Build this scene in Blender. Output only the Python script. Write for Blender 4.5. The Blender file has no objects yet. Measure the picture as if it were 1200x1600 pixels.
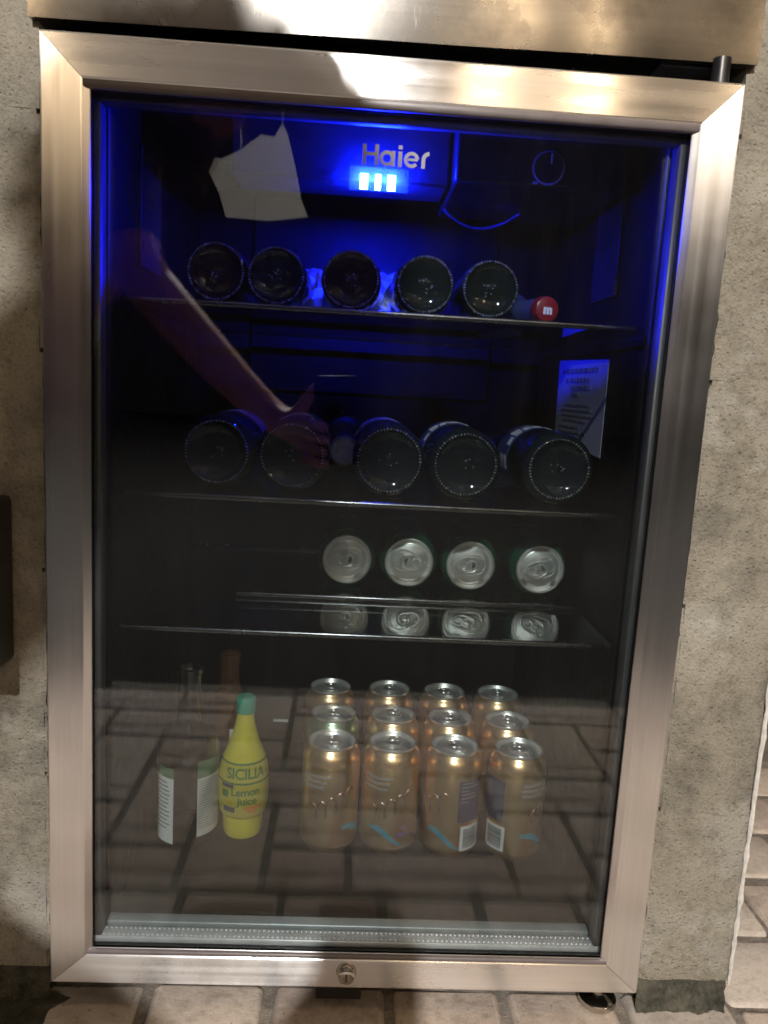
import bpy, bmesh, math, random
from mathutils import Vector, Matrix, noise
random.seed(7)
R = math.radians
PI = math.pi
scene = bpy.context.scene
COL = scene.collection

# ------------------------------------------------------------------ camera
cam_d = bpy.data.cameras.new("camera")
cam = bpy.data.objects.new("camera", cam_d)
COL.objects.link(cam)
CAM = Vector((-0.02343916, -0.62762569, 0.57101441))
c_right = Vector((0.99761564, -0.04004181, 0.05621106))
c_up = Vector((-0.04919614, 0.15862415, 0.98611263))
c_fwd = Vector((0.04840217, 0.98652675, -0.15627603))
cam.matrix_world = Matrix((
    (c_right.x, c_up.x, -c_fwd.x, CAM.x),
    (c_right.y, c_up.y, -c_fwd.y, CAM.y),
    (c_right.z, c_up.z, -c_fwd.z, CAM.z),
    (0, 0, 0, 1)))
cam_d.sensor_fit = 'VERTICAL'
cam_d.sensor_height = 24.0
cam_d.lens = 24.0 * 1218.0 / 1600.0
cam_d.clip_start = 0.01
cam_d.clip_end = 200
scene.camera = cam

# ------------------------------------------------------------------ world: night
w = bpy.data.worlds.new("World")
scene.world = w
w.use_nodes = True
w.node_tree.nodes["Background"].inputs[0].default_value = (1.0, 0.78, 0.55, 1)
w.node_tree.nodes["Background"].inputs[1].default_value = 0.012

# light levels (the lamps themselves are built further down, each in its fixture)
FLOOD_POWER = 760.0
BULB_POWER = 26.0
LED_STRENGTH = 6200.0

vs = scene.view_settings
vs.view_transform = 'Standard'
vs.look = 'None'
vs.exposure = 0.0
vs.gamma = 1.0
vs.use_curve_mapping = False
cy = scene.cycles
cy.max_bounces = 12
cy.glossy_bounces = 6
cy.transmission_bounces = 10
cy.transparent_max_bounces = 40
cy.diffuse_bounces = 3
cy.sample_clamp_indirect = 3.0
cy.sample_clamp_direct = 0.0
cy.caustics_reflective = True
cy.caustics_refractive = False
cy.blur_glossy = 0.3
cy.use_denoising = True
cy.use_adaptive_sampling = True
cy.adaptive_threshold = 0.012
cy.pixel_filter_type = 'BLACKMAN_HARRIS'
cy.filter_width = 1.7

# ------------------------------------------------------------------ material helpers
def new_mat(name):
    m = bpy.data.materials.new(name)
    m.use_nodes = True
    nt = m.node_tree
    return m, nt, nt.nodes["Principled BSDF"]

def nd(nt, typ, **kw):
    n = nt.nodes.new(typ)
    for k, v in kw.items():
        setattr(n, k, v)
    return n

def ramp(nt, fac, stops):
    r = nd(nt, 'ShaderNodeValToRGB')
    els = r.color_ramp.elements
    els[0].position, els[0].color = stops[0][0], (*stops[0][1], 1)
    els[1].position, els[1].color = stops[-1][0], (*stops[-1][1], 1)
    for p, c in stops[1:-1]:
        e = els.new(p)
        e.color = (*c, 1)
    nt.links.new(fac, r.inputs[0])
    return r.outputs[0]

def tex_noise(nt, vec, scale, detail=4, rough=0.55):
    n = nd(nt, 'ShaderNodeTexNoise')
    n.inputs['Scale'].default_value = scale
    n.inputs['Detail'].default_value = detail
    n.inputs['Roughness'].default_value = rough
    if vec is not None:
        nt.links.new(vec, n.inputs['Vector'])
    return n.outputs['Fac']

def geo_pos(nt):
    return nd(nt, 'ShaderNodeNewGeometry').outputs['Position']

def obj_pos(nt):
    return nd(nt, 'ShaderNodeTexCoord').outputs['Object']

def mapped(nt, vec, scale):
    m = nd(nt, 'ShaderNodeMapping')
    m.inputs['Scale'].default_value = scale
    nt.links.new(vec, m.inputs['Vector'])
    return m.outputs[0]

def maprange(nt, fac, lo, hi, a=0.0, b=1.0):
    m = nd(nt, 'ShaderNodeMapRange')
    m.inputs['From Min'].default_value = a
    m.inputs['From Max'].default_value = b
    m.inputs['To Min'].default_value = lo
    m.inputs['To Max'].default_value = hi
    nt.links.new(fac, m.inputs['Value'])
    return m.outputs[0]

def mix_col(nt, fac, a, b, mode='MIX'):
    m = nd(nt, 'ShaderNodeMix', data_type='RGBA', blend_type=mode)
    if isinstance(fac, float):
        m.inputs[0].default_value = fac
    else:
        nt.links.new(fac, m.inputs[0])
    for s, v in ((6, a), (7, b)):
        if isinstance(v, tuple):
            m.inputs[s].default_value = (*v, 1)
        else:
            nt.links.new(v, m.inputs[s])
    return m.outputs[2]

def bump(nt, b, height, strength, dist, prev=None):
    n = nd(nt, 'ShaderNodeBump')
    n.inputs['Strength'].default_value = strength
    n.inputs['Distance'].default_value = dist
    nt.links.new(height, n.inputs['Height'])
    if prev is not None:
        nt.links.new(prev, n.inputs['Normal'])
    nt.links.new(n.outputs[0], b.inputs['Normal'])
    return n.outputs[0]

M = {}
def plain(name, col, rough=0.5, metal=0.0, coat=0.0, var=0.08, vscale=60, spec=0.5):
    m, nt, b = new_mat(name)
    p = obj_pos(nt)
    n = tex_noise(nt, p, vscale, 3)
    lo = tuple(c * (1 - var) for c in col)
    hi = tuple(min(1, c * (1 + var)) for c in col)
    nt.links.new(ramp(nt, n, [(0.35, lo), (0.65, hi)]), b.inputs['Base Color'])
    nt.links.new(maprange(nt, n, max(0.02, rough * 0.85), min(1, rough * 1.15), 0.3, 0.7), b.inputs['Roughness'])
    b.inputs['Metallic'].default_value = metal
    b.inputs['Coat Weight'].default_value = coat
    b.inputs['Specular IOR Level'].default_value = spec
    M[name] = m
    return m

def brushed(name, along, base, rough, aniso, streak=0.05):
    """brushed stainless steel; 'along' is the direction of the grain"""
    m, nt, b = new_mat(name)
    p = geo_pos(nt)
    sc = {'x': (2.5, 100, 420), 'z': (420, 100, 2.5)}[along]
    n = tex_noise(nt, mapped(nt, p, sc), 1.0, 5, 0.7)
    sc2 = {'x': (1.2, 40, 110), 'z': (110, 40, 1.2)}[along]
    n2 = tex_noise(nt, mapped(nt, p, sc2), 1.0, 3, 0.5)
    n3 = tex_noise(nt, p, 9, 4)
    c1 = ramp(nt, n, [(0.3, tuple(c * (1 - streak) for c in base)), (0.7, tuple(min(1, c * (1 + streak)) for c in base))])
    c2 = mix_col(nt, 0.5, c1, ramp(nt, n2, [(0.3, (0.86, 0.86, 0.86)), (0.7, (1, 1, 1))]), 'MULTIPLY')
    nt.links.new(c2, b.inputs['Base Color'])
    b.inputs['Metallic'].default_value = 1.0
    add = nd(nt, 'ShaderNodeMath', operation='ADD')
    nt.links.new(maprange(nt, n2, -0.05, 0.05, 0.3, 0.7), add.inputs[0])
    nt.links.new(maprange(nt, n3, rough - 0.06, rough + 0.09, 0.3, 0.7), add.inputs[1])
    nt.links.new(add.outputs[0], b.inputs['Roughness'])
    b.inputs['Anisotropic'].default_value = aniso
    t = nd(nt, 'ShaderNodeCombineXYZ')
    if along == 'x':
        t.inputs[2].default_value = 1.0
    else:
        t.inputs[0].default_value = 1.0
    nt.links.new(t.outputs[0], b.inputs['Tangent'])
    M[name] = m
    return m

brushed('steel_rail', 'x', (0.84, 0.835, 0.83), 0.28, 0.95)
brushed('steel_stile', 'z', (0.86, 0.855, 0.85), 0.34, 0.92)

def make_counter_steel():
    m, nt, b = new_mat('counter_steel')
    p = geo_pos(nt)
    n1 = tex_noise(nt, p, 14, 6, 0.65)
    n2 = tex_noise(nt, mapped(nt, p, (6, 60, 500)), 1.0, 4)
    n3 = tex_noise(nt, mapped(nt, p, (420, 60, 30)), 1.0, 2)
    c = ramp(nt, n1, [(0.32, (0.24, 0.225, 0.205)), (0.5, (0.36, 0.345, 0.32)), (0.7, (0.46, 0.445, 0.42))])
    c = mix_col(nt, 0.35, c, ramp(nt, n2, [(0.3, (0.7, 0.7, 0.7)), (0.7, (1, 1, 1))]), 'MULTIPLY')
    c = mix_col(nt, maprange(nt, n3, 0, 0.5, 0.70, 0.8), c, (0.75, 0.73, 0.7))
    nt.links.new(c, b.inputs['Base Color'])
    b.inputs['Metallic'].default_value = 1.0
    nt.links.new(maprange(nt, n1, 0.32, 0.22, 0.3, 0.7), b.inputs['Roughness'])
    b.inputs['Anisotropic'].default_value = 0.93
    t = nd(nt, 'ShaderNodeCombineXYZ')
    t.inputs[2].default_value = 1.0
    nt.links.new(t.outputs[0], b.inputs['Tangent'])
    bump(nt, b, n1, 0.05, 0.002)
    M['counter_steel'] = m
make_counter_steel()

def make_glass(name, tint, gain, dust=0.0):
    """flat sheet glass: passes light straight through, mirrors by angle"""
    m = bpy.data.materials.new(name)
    m.use_nodes = True
    nt = m.node_tree
    nt.nodes.clear()
    out = nd(nt, 'ShaderNodeOutputMaterial')
    mix = nd(nt, 'ShaderNodeMixShader')
    tr = nd(nt, 'ShaderNodeBsdfTransparent')
    tr.inputs[0].default_value = (*tint, 1)
    gl = nd(nt, 'ShaderNodeBsdfGlossy')
    gl.inputs['Roughness'].default_value = 0.0
    g = nd(nt, 'ShaderNodeNewGeometry')
    ior = maprange(nt, g.outputs['Backfacing'], 1.52, 1 / 1.52)
    fr = nd(nt, 'ShaderNodeFresnel')
    nt.links.new(ior, fr.inputs[0])
    mul = nd(nt, 'ShaderNodeMath', operation='MULTIPLY', use_clamp=True)
    nt.links.new(fr.outputs[0], mul.inputs[0])
    mul.inputs[1].default_value = gain
    nt.links.new(mul.outputs[0], mix.inputs[0])
    nt.links.new(tr.outputs[0], mix.inputs[1])
    nt.links.new(gl.outputs[0], mix.inputs[2])
    last = mix.outputs[0]
    if dust:
        # a thin film of dust and wiped smears
        p = geo_pos(nt)
        d1 = tex_noise(nt, mapped(nt, p, (5, 5, 3)), 1.0, 5, 0.6)
        d2 = tex_noise(nt, mapped(nt, p, (90, 60, 14)), 1.0, 4, 0.6)
        d3 = tex_noise(nt, p, 700, 2, 0.5)
        a = nd(nt, 'ShaderNodeMath', operation='MULTIPLY')
        nt.links.new(maprange(nt, d1, 0.25, 1.0, 0.35, 0.7), a.inputs[0])
        nt.links.new(maprange(nt, d2, 0.3, 1.0, 0.3, 0.7), a.inputs[1])
        b2 = nd(nt, 'ShaderNodeMath', operation='ADD')
        nt.links.new(a.outputs[0], b2.inputs[0])
        nt.links.new(maprange(nt, d3, 0.0, 4.0, 0.70, 0.80), b2.inputs[1])
        c2 = nd(nt, 'ShaderNodeMath', operation='MULTIPLY')
        nt.links.new(b2.outputs[0], c2.inputs[0])
        c2.inputs[1].default_value = dust
        df = nd(nt, 'ShaderNodeBsdfDiffuse')
        df.inputs[0].default_value = (0.55, 0.53, 0.5, 1)
        mx = nd(nt, 'ShaderNodeMixShader')
        nt.links.new(c2.outputs[0], mx.inputs[0])
        nt.links.new(last, mx.inputs[1])
        nt.links.new(df.outputs[0], mx.inputs[2])
        last = mx.outputs[0]
    nt.links.new(last, out.inputs[0])
    M[name] = m
make_glass('door_glass', (0.88, 0.90, 0.90), 1.15)
make_glass('door_glass_outer', (0.88, 0.90, 0.90), 1.15, 0.0045)
make_glass('shelf_glass', (0.92, 0.935, 0.93), 1.5)

def make_bottle_glass(name, col, rough=0.02, tr=1.0):
    m, nt, b = new_mat(name)
    b.inputs['Base Color'].default_value = (*col, 1)
    n = tex_noise(nt, obj_pos(nt), 40, 2)
    nt.links.new(maprange(nt, n, rough, rough + 0.03), b.inputs['Roughness'])
    b.inputs['Transmission Weight'].default_value = tr
    b.inputs['IOR'].default_value = 1.5
    M[name] = m
make_bottle_glass('clear_glass', (0.93, 0.96, 0.93))
make_bottle_glass('amber_glass', (0.62, 0.27, 0.08), 0.03, 0.88)
make_bottle_glass('dark_glass', (0.010, 0.016, 0.008), 0.03, 0.0)
make_bottle_glass('dark_brown_glass', (0.020, 0.010, 0.005), 0.03, 0.0)
make_bottle_glass('dark_blue_glass', (0.010, 0.014, 0.016), 0.03, 0.0)

plain('liner_black', (0.0016, 0.0016, 0.0018), 0.5, var=0.1, spec=0.14)
plain('liner_lit', (0.0035, 0.0035, 0.004), 0.4, var=0.1, spec=0.25)
plain('liner_strip_lit', (0.013, 0.013, 0.014), 0.3, var=0.1)
plain('black_metal', (0.010, 0.010, 0.011), 0.35, var=0.15)
plain('gasket_black', (0.010, 0.010, 0.011), 0.55)
plain('spacer_metal', (0.52, 0.54, 0.56), 0.40, 0.45)  # paled so the bottom spacer looks floodlit
plain('spacer_shaded', (0.05, 0.052, 0.055), 0.5, 0.4)  # same spacer metal, darkened so top and side bars look shaded
plain('trim_metal', (0.30, 0.30, 0.31), 0.25, 1.0)
plain('chrome', (0.55, 0.52, 0.46), 0.16, 1.0)
plain('logo_grey', (0.22, 0.215, 0.24), 0.7)
plain('dial_grey', (0.75, 0.75, 0.75), 0.45)
plain('control_plastic', (0.014, 0.013, 0.012), 0.38)
plain('aluminium', (0.92, 0.905, 0.88), 0.37, 0.82, var=0.04)
plain('can_green', (0.04, 0.20, 0.11), 0.25, 0.6, var=0.3, vscale=30)
plain('cap_red', (0.24, 0.014, 0.02), 0.35)
plain('cap_white', (0.26, 0.27, 0.30), 0.3, 0.5)
plain('wire_grey', (0.05, 0.05, 0.055), 0.4)
plain('paper_white', (0.70, 0.72, 0.72), 0.6, var=0.04)
plain('paper_cream', (0.62, 0.60, 0.55), 0.6, var=0.04)
plain('paper_notice', (0.42, 0.42, 0.44), 0.6, var=0.04)
plain('ink_faint', (0.17, 0.17, 0.18), 0.6)
plain('ink_dark', (0.05, 0.05, 0.06), 0.6)
plain('label_navy', (0.03, 0.045, 0.16), 0.4, var=0.2)
plain('label_pale', (0.55, 0.56, 0.62), 0.5)
plain('label_green', (0.10, 0.19, 0.10), 0.5)
plain('print_green', (0.04, 0.16, 0.05), 0.5)
plain('print_orange', (0.65, 0.22, 0.04), 0.5)
plain('lemon_yellow', (0.60, 0.53, 0.03), 0.33, var=0.05)
plain('lemon_label', (0.50, 0.43, 0.05), 0.4, var=0.05)
plain('cap_green', (0.015, 0.30, 0.19), 0.35)
plain('print_cyan', (0.03, 0.33, 0.46), 0.35, 0.3)
plain('print_navy', (0.05, 0.05, 0.12), 0.35, 0.3)
plain('print_grey', (0.40, 0.38, 0.36), 0.4, 0.4)
plain('print_purple', (0.26, 0.16, 0.34), 0.4, 0.4)
plain('print_script', (0.42, 0.27, 0.20), 0.35, 0.8)
plain('wrapper_film', (0.55, 0.62, 0.70), 0.25, 0.2)
plain('box_black', (0.014, 0.013, 0.011), 0.45, var=0.3, vscale=25)
plain('phone_black', (0.012, 0.012, 0.014), 0.2)
plain('skin', (0.46, 0.19, 0.14), 0.5, var=0.1, vscale=20)
plain('hair_brown', (0.03, 0.02, 0.014), 0.6, var=0.4, vscale=90)
plain('shirt_grey', (0.055, 0.05, 0.048), 0.85, var=0.2)
plain('trousers_dark', (0.02, 0.02, 0.022), 0.85, var=0.2)
plain('shoe_dark', (0.03, 0.028, 0.026), 0.6)
plain('lamp_metal', (0.08, 0.08, 0.08), 0.5, 0.5)
plain('pale_patch', (0.13, 0.122, 0.112), 0.85, var=0.06, vscale=8)
plain('dark_wood', (0.007, 0.006, 0.0055), 0.6, var=0.3, vscale=18)
plain('ceiling_paint', (0.36, 0.33, 0.29), 0.8, var=0.08, vscale=6)

def gold(name, a, b_, c_):
    m, nt, b = new_mat(name)
    p = obj_pos(nt)
    n = tex_noise(nt, mapped(nt, p, (22, 22, 10)), 1.0, 2)
    nt.links.new(ramp(nt, n, [(0.35, a), (0.52, b_), (0.68, c_)]), b.inputs['Base Color'])
    b.inputs['Metallic'].default_value = 0.84
    b.inputs['Roughness'].default_value = 0.29
    M[name] = m
gold('can_gold', (0.92, 0.58, 0.26), (0.96, 0.66, 0.34), (0.92, 0.42, 0.16))
gold('can_gold_shoulder', (0.88, 0.62, 0.36), (0.86, 0.50, 0.24), (0.82, 0.26, 0.09))
gold('can_pale_green', (0.34, 0.50, 0.32), (0.46, 0.58, 0.38), (0.60, 0.55, 0.25))

def emit(name, col, strength):
    m = bpy.data.materials.new(name)
    m.use_nodes = True
    nt = m.node_tree
    nt.nodes.clear()
    out = nd(nt, 'ShaderNodeOutputMaterial')
    e = nd(nt, 'ShaderNodeEmission')
    e.inputs[0].default_value = (*col, 1)
    e.inputs[1].default_value = strength
    nt.links.new(e.outputs[0], out.inputs[0])
    M[name] = m
emit('led_emit', (0.0022, 0.008, 1.0), LED_STRENGTH)
emit('bulb_emit', (1.0, 0.62, 0.28), 60.0)
emit('flood_emit', (1.0, 0.92, 0.80), 60.0)
def make_frost(name, amount):
    m = bpy.data.materials.new(name)
    m.use_nodes = True
    nt = m.node_tree
    nt.nodes.clear()
    out = nd(nt, 'ShaderNodeOutputMaterial')
    mix = nd(nt, 'ShaderNodeMixShader')
    mix.inputs[0].default_value = amount
    tr = nd(nt, 'ShaderNodeBsdfTransparent')
    tr.inputs[0].default_value = (0.95, 0.97, 1, 1)
    df = nd(nt, 'ShaderNodeBsdfTranslucent')
    df.inputs[0].default_value = (0.6, 0.75, 0.8, 1)
    nt.links.new(tr.outputs[0], mix.inputs[1])
    nt.links.new(df.outputs[0], mix.inputs[2])
    nt.links.new(mix.outputs[0], out.inputs[0])
    M[name] = m
make_frost('lens_clear', 0.035)
plain('light_plastic', (0.06, 0.06, 0.06), 0.55)
plain('chamfer_dark', (0.10, 0.085, 0.085), 0.4)

def make_block():
    m, nt, b = new_mat('concrete_block')
    p = geo_pos(nt)
    oi = nd(nt, 'ShaderNodeObjectInfo')
    big = tex_noise(nt, p, 7.0, 5, 0.6)
    mid = tex_noise(nt, p, 28.0, 6, 0.7)
    fine = tex_noise(nt, p, 420.0, 3, 0.7)
    c = ramp(nt, big, [(0.30, (0.14, 0.135, 0.115)), (0.46, (0.225, 0.205, 0.165)), (0.6, (0.26, 0.24, 0.195)), (0.75, (0.32, 0.305, 0.265))])
    c = mix_col(nt, 0.55, c, ramp(nt, mid, [(0.34, (0.55, 0.53, 0.5)), (0.5, (0.95, 0.95, 0.94)), (0.7, (1, 1, 1))]), 'MULTIPLY')
    c = mix_col(nt, 0.45, c, ramp(nt, fine, [(0.33, (0.45, 0.43, 0.4)), (0.5, (1, 1, 1))]), 'MULTIPLY')
    # dark damp blotches and pale splashes
    blot = tex_noise(nt, p, 13.0, 6, 0.62)
    c = mix_col(nt, maprange(nt, blot, 0, 0.45, 0.57, 0.68), c, (0.10, 0.098, 0.084))
    # peeling pale wash with sharp edges, and coarse dark grit
    peel = tex_noise(nt, p, 9.5, 8, 0.62)
    c = mix_col(nt, maprange(nt, peel, 0, 0.32, 0.55, 0.60), c, (0.36, 0.35, 0.325))
    grit = tex_noise(nt, p, 170.0, 4, 0.75)
    c = mix_col(nt, 0.55, c, ramp(nt, grit, [(0.30, (0.42, 0.40, 0.37)), (0.44, (0.92, 0.92, 0.91)), (0.62, (1, 1, 1))]), 'MULTIPLY')
    c = mix_col(nt, 1.0, c, (0.98, 0.975, 0.965), 'MULTIPLY')
    nt.links.new(c, b.inputs['Base Color'])
    b.inputs['Roughness'].default_value = 0.92
    pits = nd(nt, 'ShaderNodeTexVoronoi')
    pits.inputs['Scale'].default_value = 210
    nt.links.new(p, pits.inputs['Vector'])
    nb = bump(nt, b, mid, 0.6, 0.005)
    nb = bump(nt, b, maprange(nt, pits.outputs['Distance'], 0.0, 1.0, 0.05, 0.32), 0.5, 0.0022, nb)
    bump(nt, b, fine, 0.8, 0.002, nb)
    M['concrete_block'] = m
make_block()
plain('mortar', (0.20, 0.19, 0.16), 0.95, var=0.22, vscale=130)
plain('efflorescence', (0.50, 0.485, 0.45), 0.9, var=0.15, vscale=120)

def make_soil(name, c1, c2):
    m, nt, b = new_mat(name)
    p = geo_pos(nt)
    n = tex_noise(nt, p, 55, 8, 0.75)
    f = tex_noise(nt, p, 500, 3)
    nt.links.new(mix_col(nt, 0.5, ramp(nt, n, [(0.35, c1), (0.65, c2)]), ramp(nt, f, [(0.3, (0.4, 0.4, 0.4)), (0.7, (1, 1, 1))]), 'MULTIPLY'), b.inputs['Base Color'])
    b.inputs['Roughness'].default_value = 0.95
    nb = bump(nt, b, n, 0.8, 0.006)
    bump(nt, b, f, 0.6, 0.002, nb)
    M[name] = m
make_soil('soil_dark', (0.018, 0.02, 0.013), (0.075, 0.072, 0.05))
make_soil('night_ground', (0.003, 0.003, 0.0025), (0.009, 0.008, 0.007))
make_soil('bed_mortar', (0.02, 0.022, 0.015), (0.13, 0.12, 0.09))
make_soil('joint_sand', (0.14, 0.12, 0.10), (0.32, 0.28, 0.235))

def make_paver():
    m, nt, b = new_mat('paver')
    oi = nd(nt, 'ShaderNodeObjectInfo')
    p = geo_pos(nt)
    base = ramp(nt, oi.outputs['Random'], [(0.0, (0.44, 0.36, 0.30)), (0.35, (0.49, 0.42, 0.355)), (0.6, (0.49, 0.44, 0.39)), (0.85, (0.44, 0.355, 0.305)), (1.0, (0.54, 0.48, 0.41))])
    n1 = tex_noise(nt, p, 22, 6, 0.65)
    n2 = tex_noise(nt, p, 90, 5, 0.7)
    n3 = tex_noise(nt, p, 520, 3, 0.7)
    c = mix_col(nt, 0.75, base, ramp(nt, n1, [(0.3, (0.62, 0.60, 0.58)), (0.5, (1, 1, 1)), (0.72, (1.0, 0.97, 0.93))]), 'MULTIPLY')
    c = mix_col(nt, 0.6, c, ramp(nt, n2, [(0.32, (0.62, 0.6, 0.57)), (0.52, (1, 1, 1))]), 'MULTIPLY')
    c = mix_col(nt, 0.35, c, ramp(nt, n3, [(0.3, (0.5, 0.48, 0.46)), (0.6, (1, 1, 1))]), 'MULTIPLY')
    c = mix_col(nt, maprange(nt, n1, 0.0, 0.35, 0.55, 0.75), c, (0.56, 0.51, 0.45))
    nt.links.new(c, b.inputs['Base Color'])
    b.inputs['Roughness'].default_value = 0.85
    nb = bump(nt, b, n2, 0.35, 0.003)
    bump(nt, b, n3, 0.4, 0.001, nb)
    M['paver'] = m
make_paver()

# ------------------------------------------------------------------ mesh helpers
class MB:
    def __init__(s):
        s.v, s.f = [], []
    def add(s, v, f):
        o = len(s.v)
        s.v += [tuple(p) for p in v]
        s.f += [tuple(i + o for i in q) for q in f]
        return s
    def box(s, x0, x1, y0, y1, z0, z1):
        v = [(x0, y0, z0), (x1, y0, z0), (x1, y1, z0), (x0, y1, z0), (x0, y0, z1), (x1, y0, z1), (x1, y1, z1), (x0, y1, z1)]
        return s.add(v, [(0, 3, 2, 1), (4, 5, 6, 7), (0, 1, 5, 4), (1, 2, 6, 5), (2, 3, 7, 6), (3, 0, 4, 7)])
    def lathe(s, prof, seg=48, mod=None):
        """prof: list of (r, z), turned about z"""
        v, f, rings = [], [], []
        for r, z in prof:
            if r < 1e-6:
                rings.append([len(v)])
                v.append((0, 0, z))
            else:
                ring = []
                for k in range(seg):
                    a = 2 * PI * k / seg
                    rr = r * (mod(a, z) if mod else 1)
                    ring.append(len(v))
                    v.append((rr * math.cos(a), rr * math.sin(a), z))
                rings.append(ring)
        for a, b in zip(rings, rings[1:]):
            if len(a) == 1 and len(b) == 1:
                continue
            for k in range(seg):
                k2 = (k + 1) % seg
                if len(a) == 1:
                    f.append((a[0], b[k2], b[k]))
                elif len(b) == 1:
                    f.append((a[k], a[k2], b[0]))
                else:
                    f.append((a[k], a[k2], b[k2], b[k]))
        return s.add(v, f)
    def tube(s, pts, rad, seg=8, closed=False):
        pts = [Vector(p) for p in pts]
        n = len(pts)
        v, f = [], []
        prev = None
        for i, p in enumerate(pts):
            if closed:
                t = pts[(i + 1) % n] - pts[i - 1]
            else:
                t = pts[min(i + 1, n - 1)] - pts[max(i - 1, 0)]
            t.normalize()
            if prev is None:
                u = t.orthogonal().normalized()
            else:
                u = (prev - t * prev.dot(t)).normalized()
            prev = u
            q = t.cross(u)
            r = rad[i] if isinstance(rad, (list, tuple)) else rad
            for k in range(seg):
                a = 2 * PI * k / seg
                v.append(p + (u * math.cos(a) + q * math.sin(a)) * r)
        m = n if closed else n - 1
        for i in range(m):
            j = (i + 1) % n
            for k in range(seg):
                k2 = (k + 1) % seg
                f.append((i * seg + k, i * seg + k2, j * seg + k2, j * seg + k))
        if not closed:
            f.append(tuple(range(seg))[::-1])
            f.append(tuple((n - 1) * seg + k for k in range(seg)))
        return s.add(v, f)
    def patch(s, r, a0, a1, z0, z1, n=10, th=0.0003):
        """a curved sheet with thickness on a cylinder of radius r about z; r may be a function of z"""
        rf = r if callable(r) else (lambda z: r)
        nz = max(1, int(abs(z1 - z0) / 0.006)) if callable(r) else 1
        v, f = [], []
        for lay in (0, th):
            for j in range(nz + 1):
                z = z0 + (z1 - z0) * j / nz
                for i in range(n + 1):
                    a = a0 + (a1 - a0) * i / n
                    rr = rf(z) + 0.0001 + lay
                    v.append((rr * math.cos(a), rr * math.sin(a), z))
        L = (nz + 1) * (n + 1)
        for j in range(nz):
            for i in range(n):
                a = j * (n + 1) + i
                q = (a, a + 1, a + n + 2, a + n + 1)
                f.append(tuple(L + k for k in q))
                f.append(q[::-1])
        edge = [i for i in range(n + 1)] + [j * (n + 1) + n for j in range(1, nz + 1)] + [nz * (n + 1) + i for i in range(n - 1, -1, -1)] + [j * (n + 1) for j in range(nz - 1, 0, -1)]
        for a, b in zip(edge, edge[1:] + edge[:1]):
            f.append((a, b, L + b, L + a))
        return s.add(v, f)
    def xform(s, mat):
        s.v = [tuple(mat @ Vector(p)) for p in s.v]
        return s
    def mesh(s, name, mat, smooth=True, angle=40):
        me = bpy.data.meshes.new(name)
        me.from_pydata(s.v, [], s.f)
        me.materials.append(M[mat])
        bm = bmesh.new()
        bm.from_mesh(me)
        bmesh.ops.recalc_face_normals(bm, faces=bm.faces)
        if smooth:
            for fc in bm.faces:
                fc.smooth = True
            for e in bm.edges:
                if len(e.link_faces) == 2 and e.calc_face_angle(0) > R(angle):
                    e.smooth = False
        bm.to_mesh(me)
        bm.free()
        return me
    def obj(s, name, mat, parent=None, smooth=True, angle=40):
        return link(name, s.mesh(name, mat, smooth, angle), parent)

def link(name, data, parent=None):
    o = bpy.data.objects.new(name, data)
    COL.objects.link(o)
    if parent is not None:
        o.parent = parent
    return o

def bevel(o, wdt, seg=2):
    bm = bmesh.new()
    bm.from_mesh(o.data)
    bmesh.ops.bevel(bm, geom=[e for e in bm.edges if len(e.link_faces) == 2 and e.calc_face_angle(0) > R(30)], offset=wdt, segments=seg, profile=0.5, affect='EDGES')
    for f in bm.faces:
        f.smooth = True
    for e in bm.edges:
        if len(e.link_faces) == 2 and e.calc_face_angle(0) > R(50):
            e.smooth = False
    bm.to_mesh(o.data)
    bm.free()
    return o

def tag(o, label, cat, group=None):
    o['label'] = label
    o['category'] = cat
    if group:
        o['group'] = group
    return o

def thing(name, label, cat, loc=(0, 0, 0), mat=None, group=None):
    o = bpy.data.objects.new(name, None)
    COL.objects.link(o)
    o.empty_display_size = 0.02
    o.location = loc
    if mat is not None:
        o.rotation_euler = mat.to_euler()
    return tag(o, label, cat, group)

def structure(o):
    o['kind'] = 'structure'
    return o

def text_mb(body, height, spacing=1.0, bold=0.0):
    """lettering as filled shapes in the x-z plane, centred, facing -y"""
    cu = bpy.data.curves.new('lettering', 'FONT')
    cu.body = body
    cu.size = height / 0.69
    cu.align_x = 'CENTER'
    cu.space_character = spacing
    cu.offset = bold
    cu.resolution_u = 3
    o = bpy.data.objects.new('lettering', cu)
    COL.objects.link(o)
    dg = bpy.context.evaluated_depsgraph_get()
    dg.update()
    me = bpy.data.meshes.new_from_object(o.evaluated_get(dg))
    bpy.data.objects.remove(o)
    bpy.data.curves.remove(cu)
    mb = MB()
    mb.add([(p.co.x, 0, p.co.y) for p in me.vertices], [tuple(q.vertices) for q in me.polygons])
    bpy.data.meshes.remove(me)
    return mb

def wrap_text(mb, rf, ang0, zc, off=0.0005):
    """bend flat lettering (x, z) round a body of revolution; ang0 is the facing angle"""
    out = []
    for x, y, z in mb.v:
        zz = z + zc
        r = rf(zz) + off
        a = ang0 + x / r
        out.append((r * math.cos(a), r * math.sin(a), zz))
    mb.v = out
    return mb

# ------------------------------------------------------------------ ground
GZ = -0.010
g = MB()
g.add([(-12, -12, GZ), (12, -12, GZ), (12, 6, GZ), (-12, 6, GZ)], [(0, 1, 2, 3)])
structure(g.obj('ground', 'night_ground', smooth=False))
GP = GZ + 0.0062
ground = structure(MB().add([(-1.3, -0.745, GP), (1.3, -0.745, GP), (1.3, 0.7, GP), (-1.3, 0.7, GP)], [(0, 1, 2, 3)]).obj('paving', 'joint_sand', smooth=False))

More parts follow.
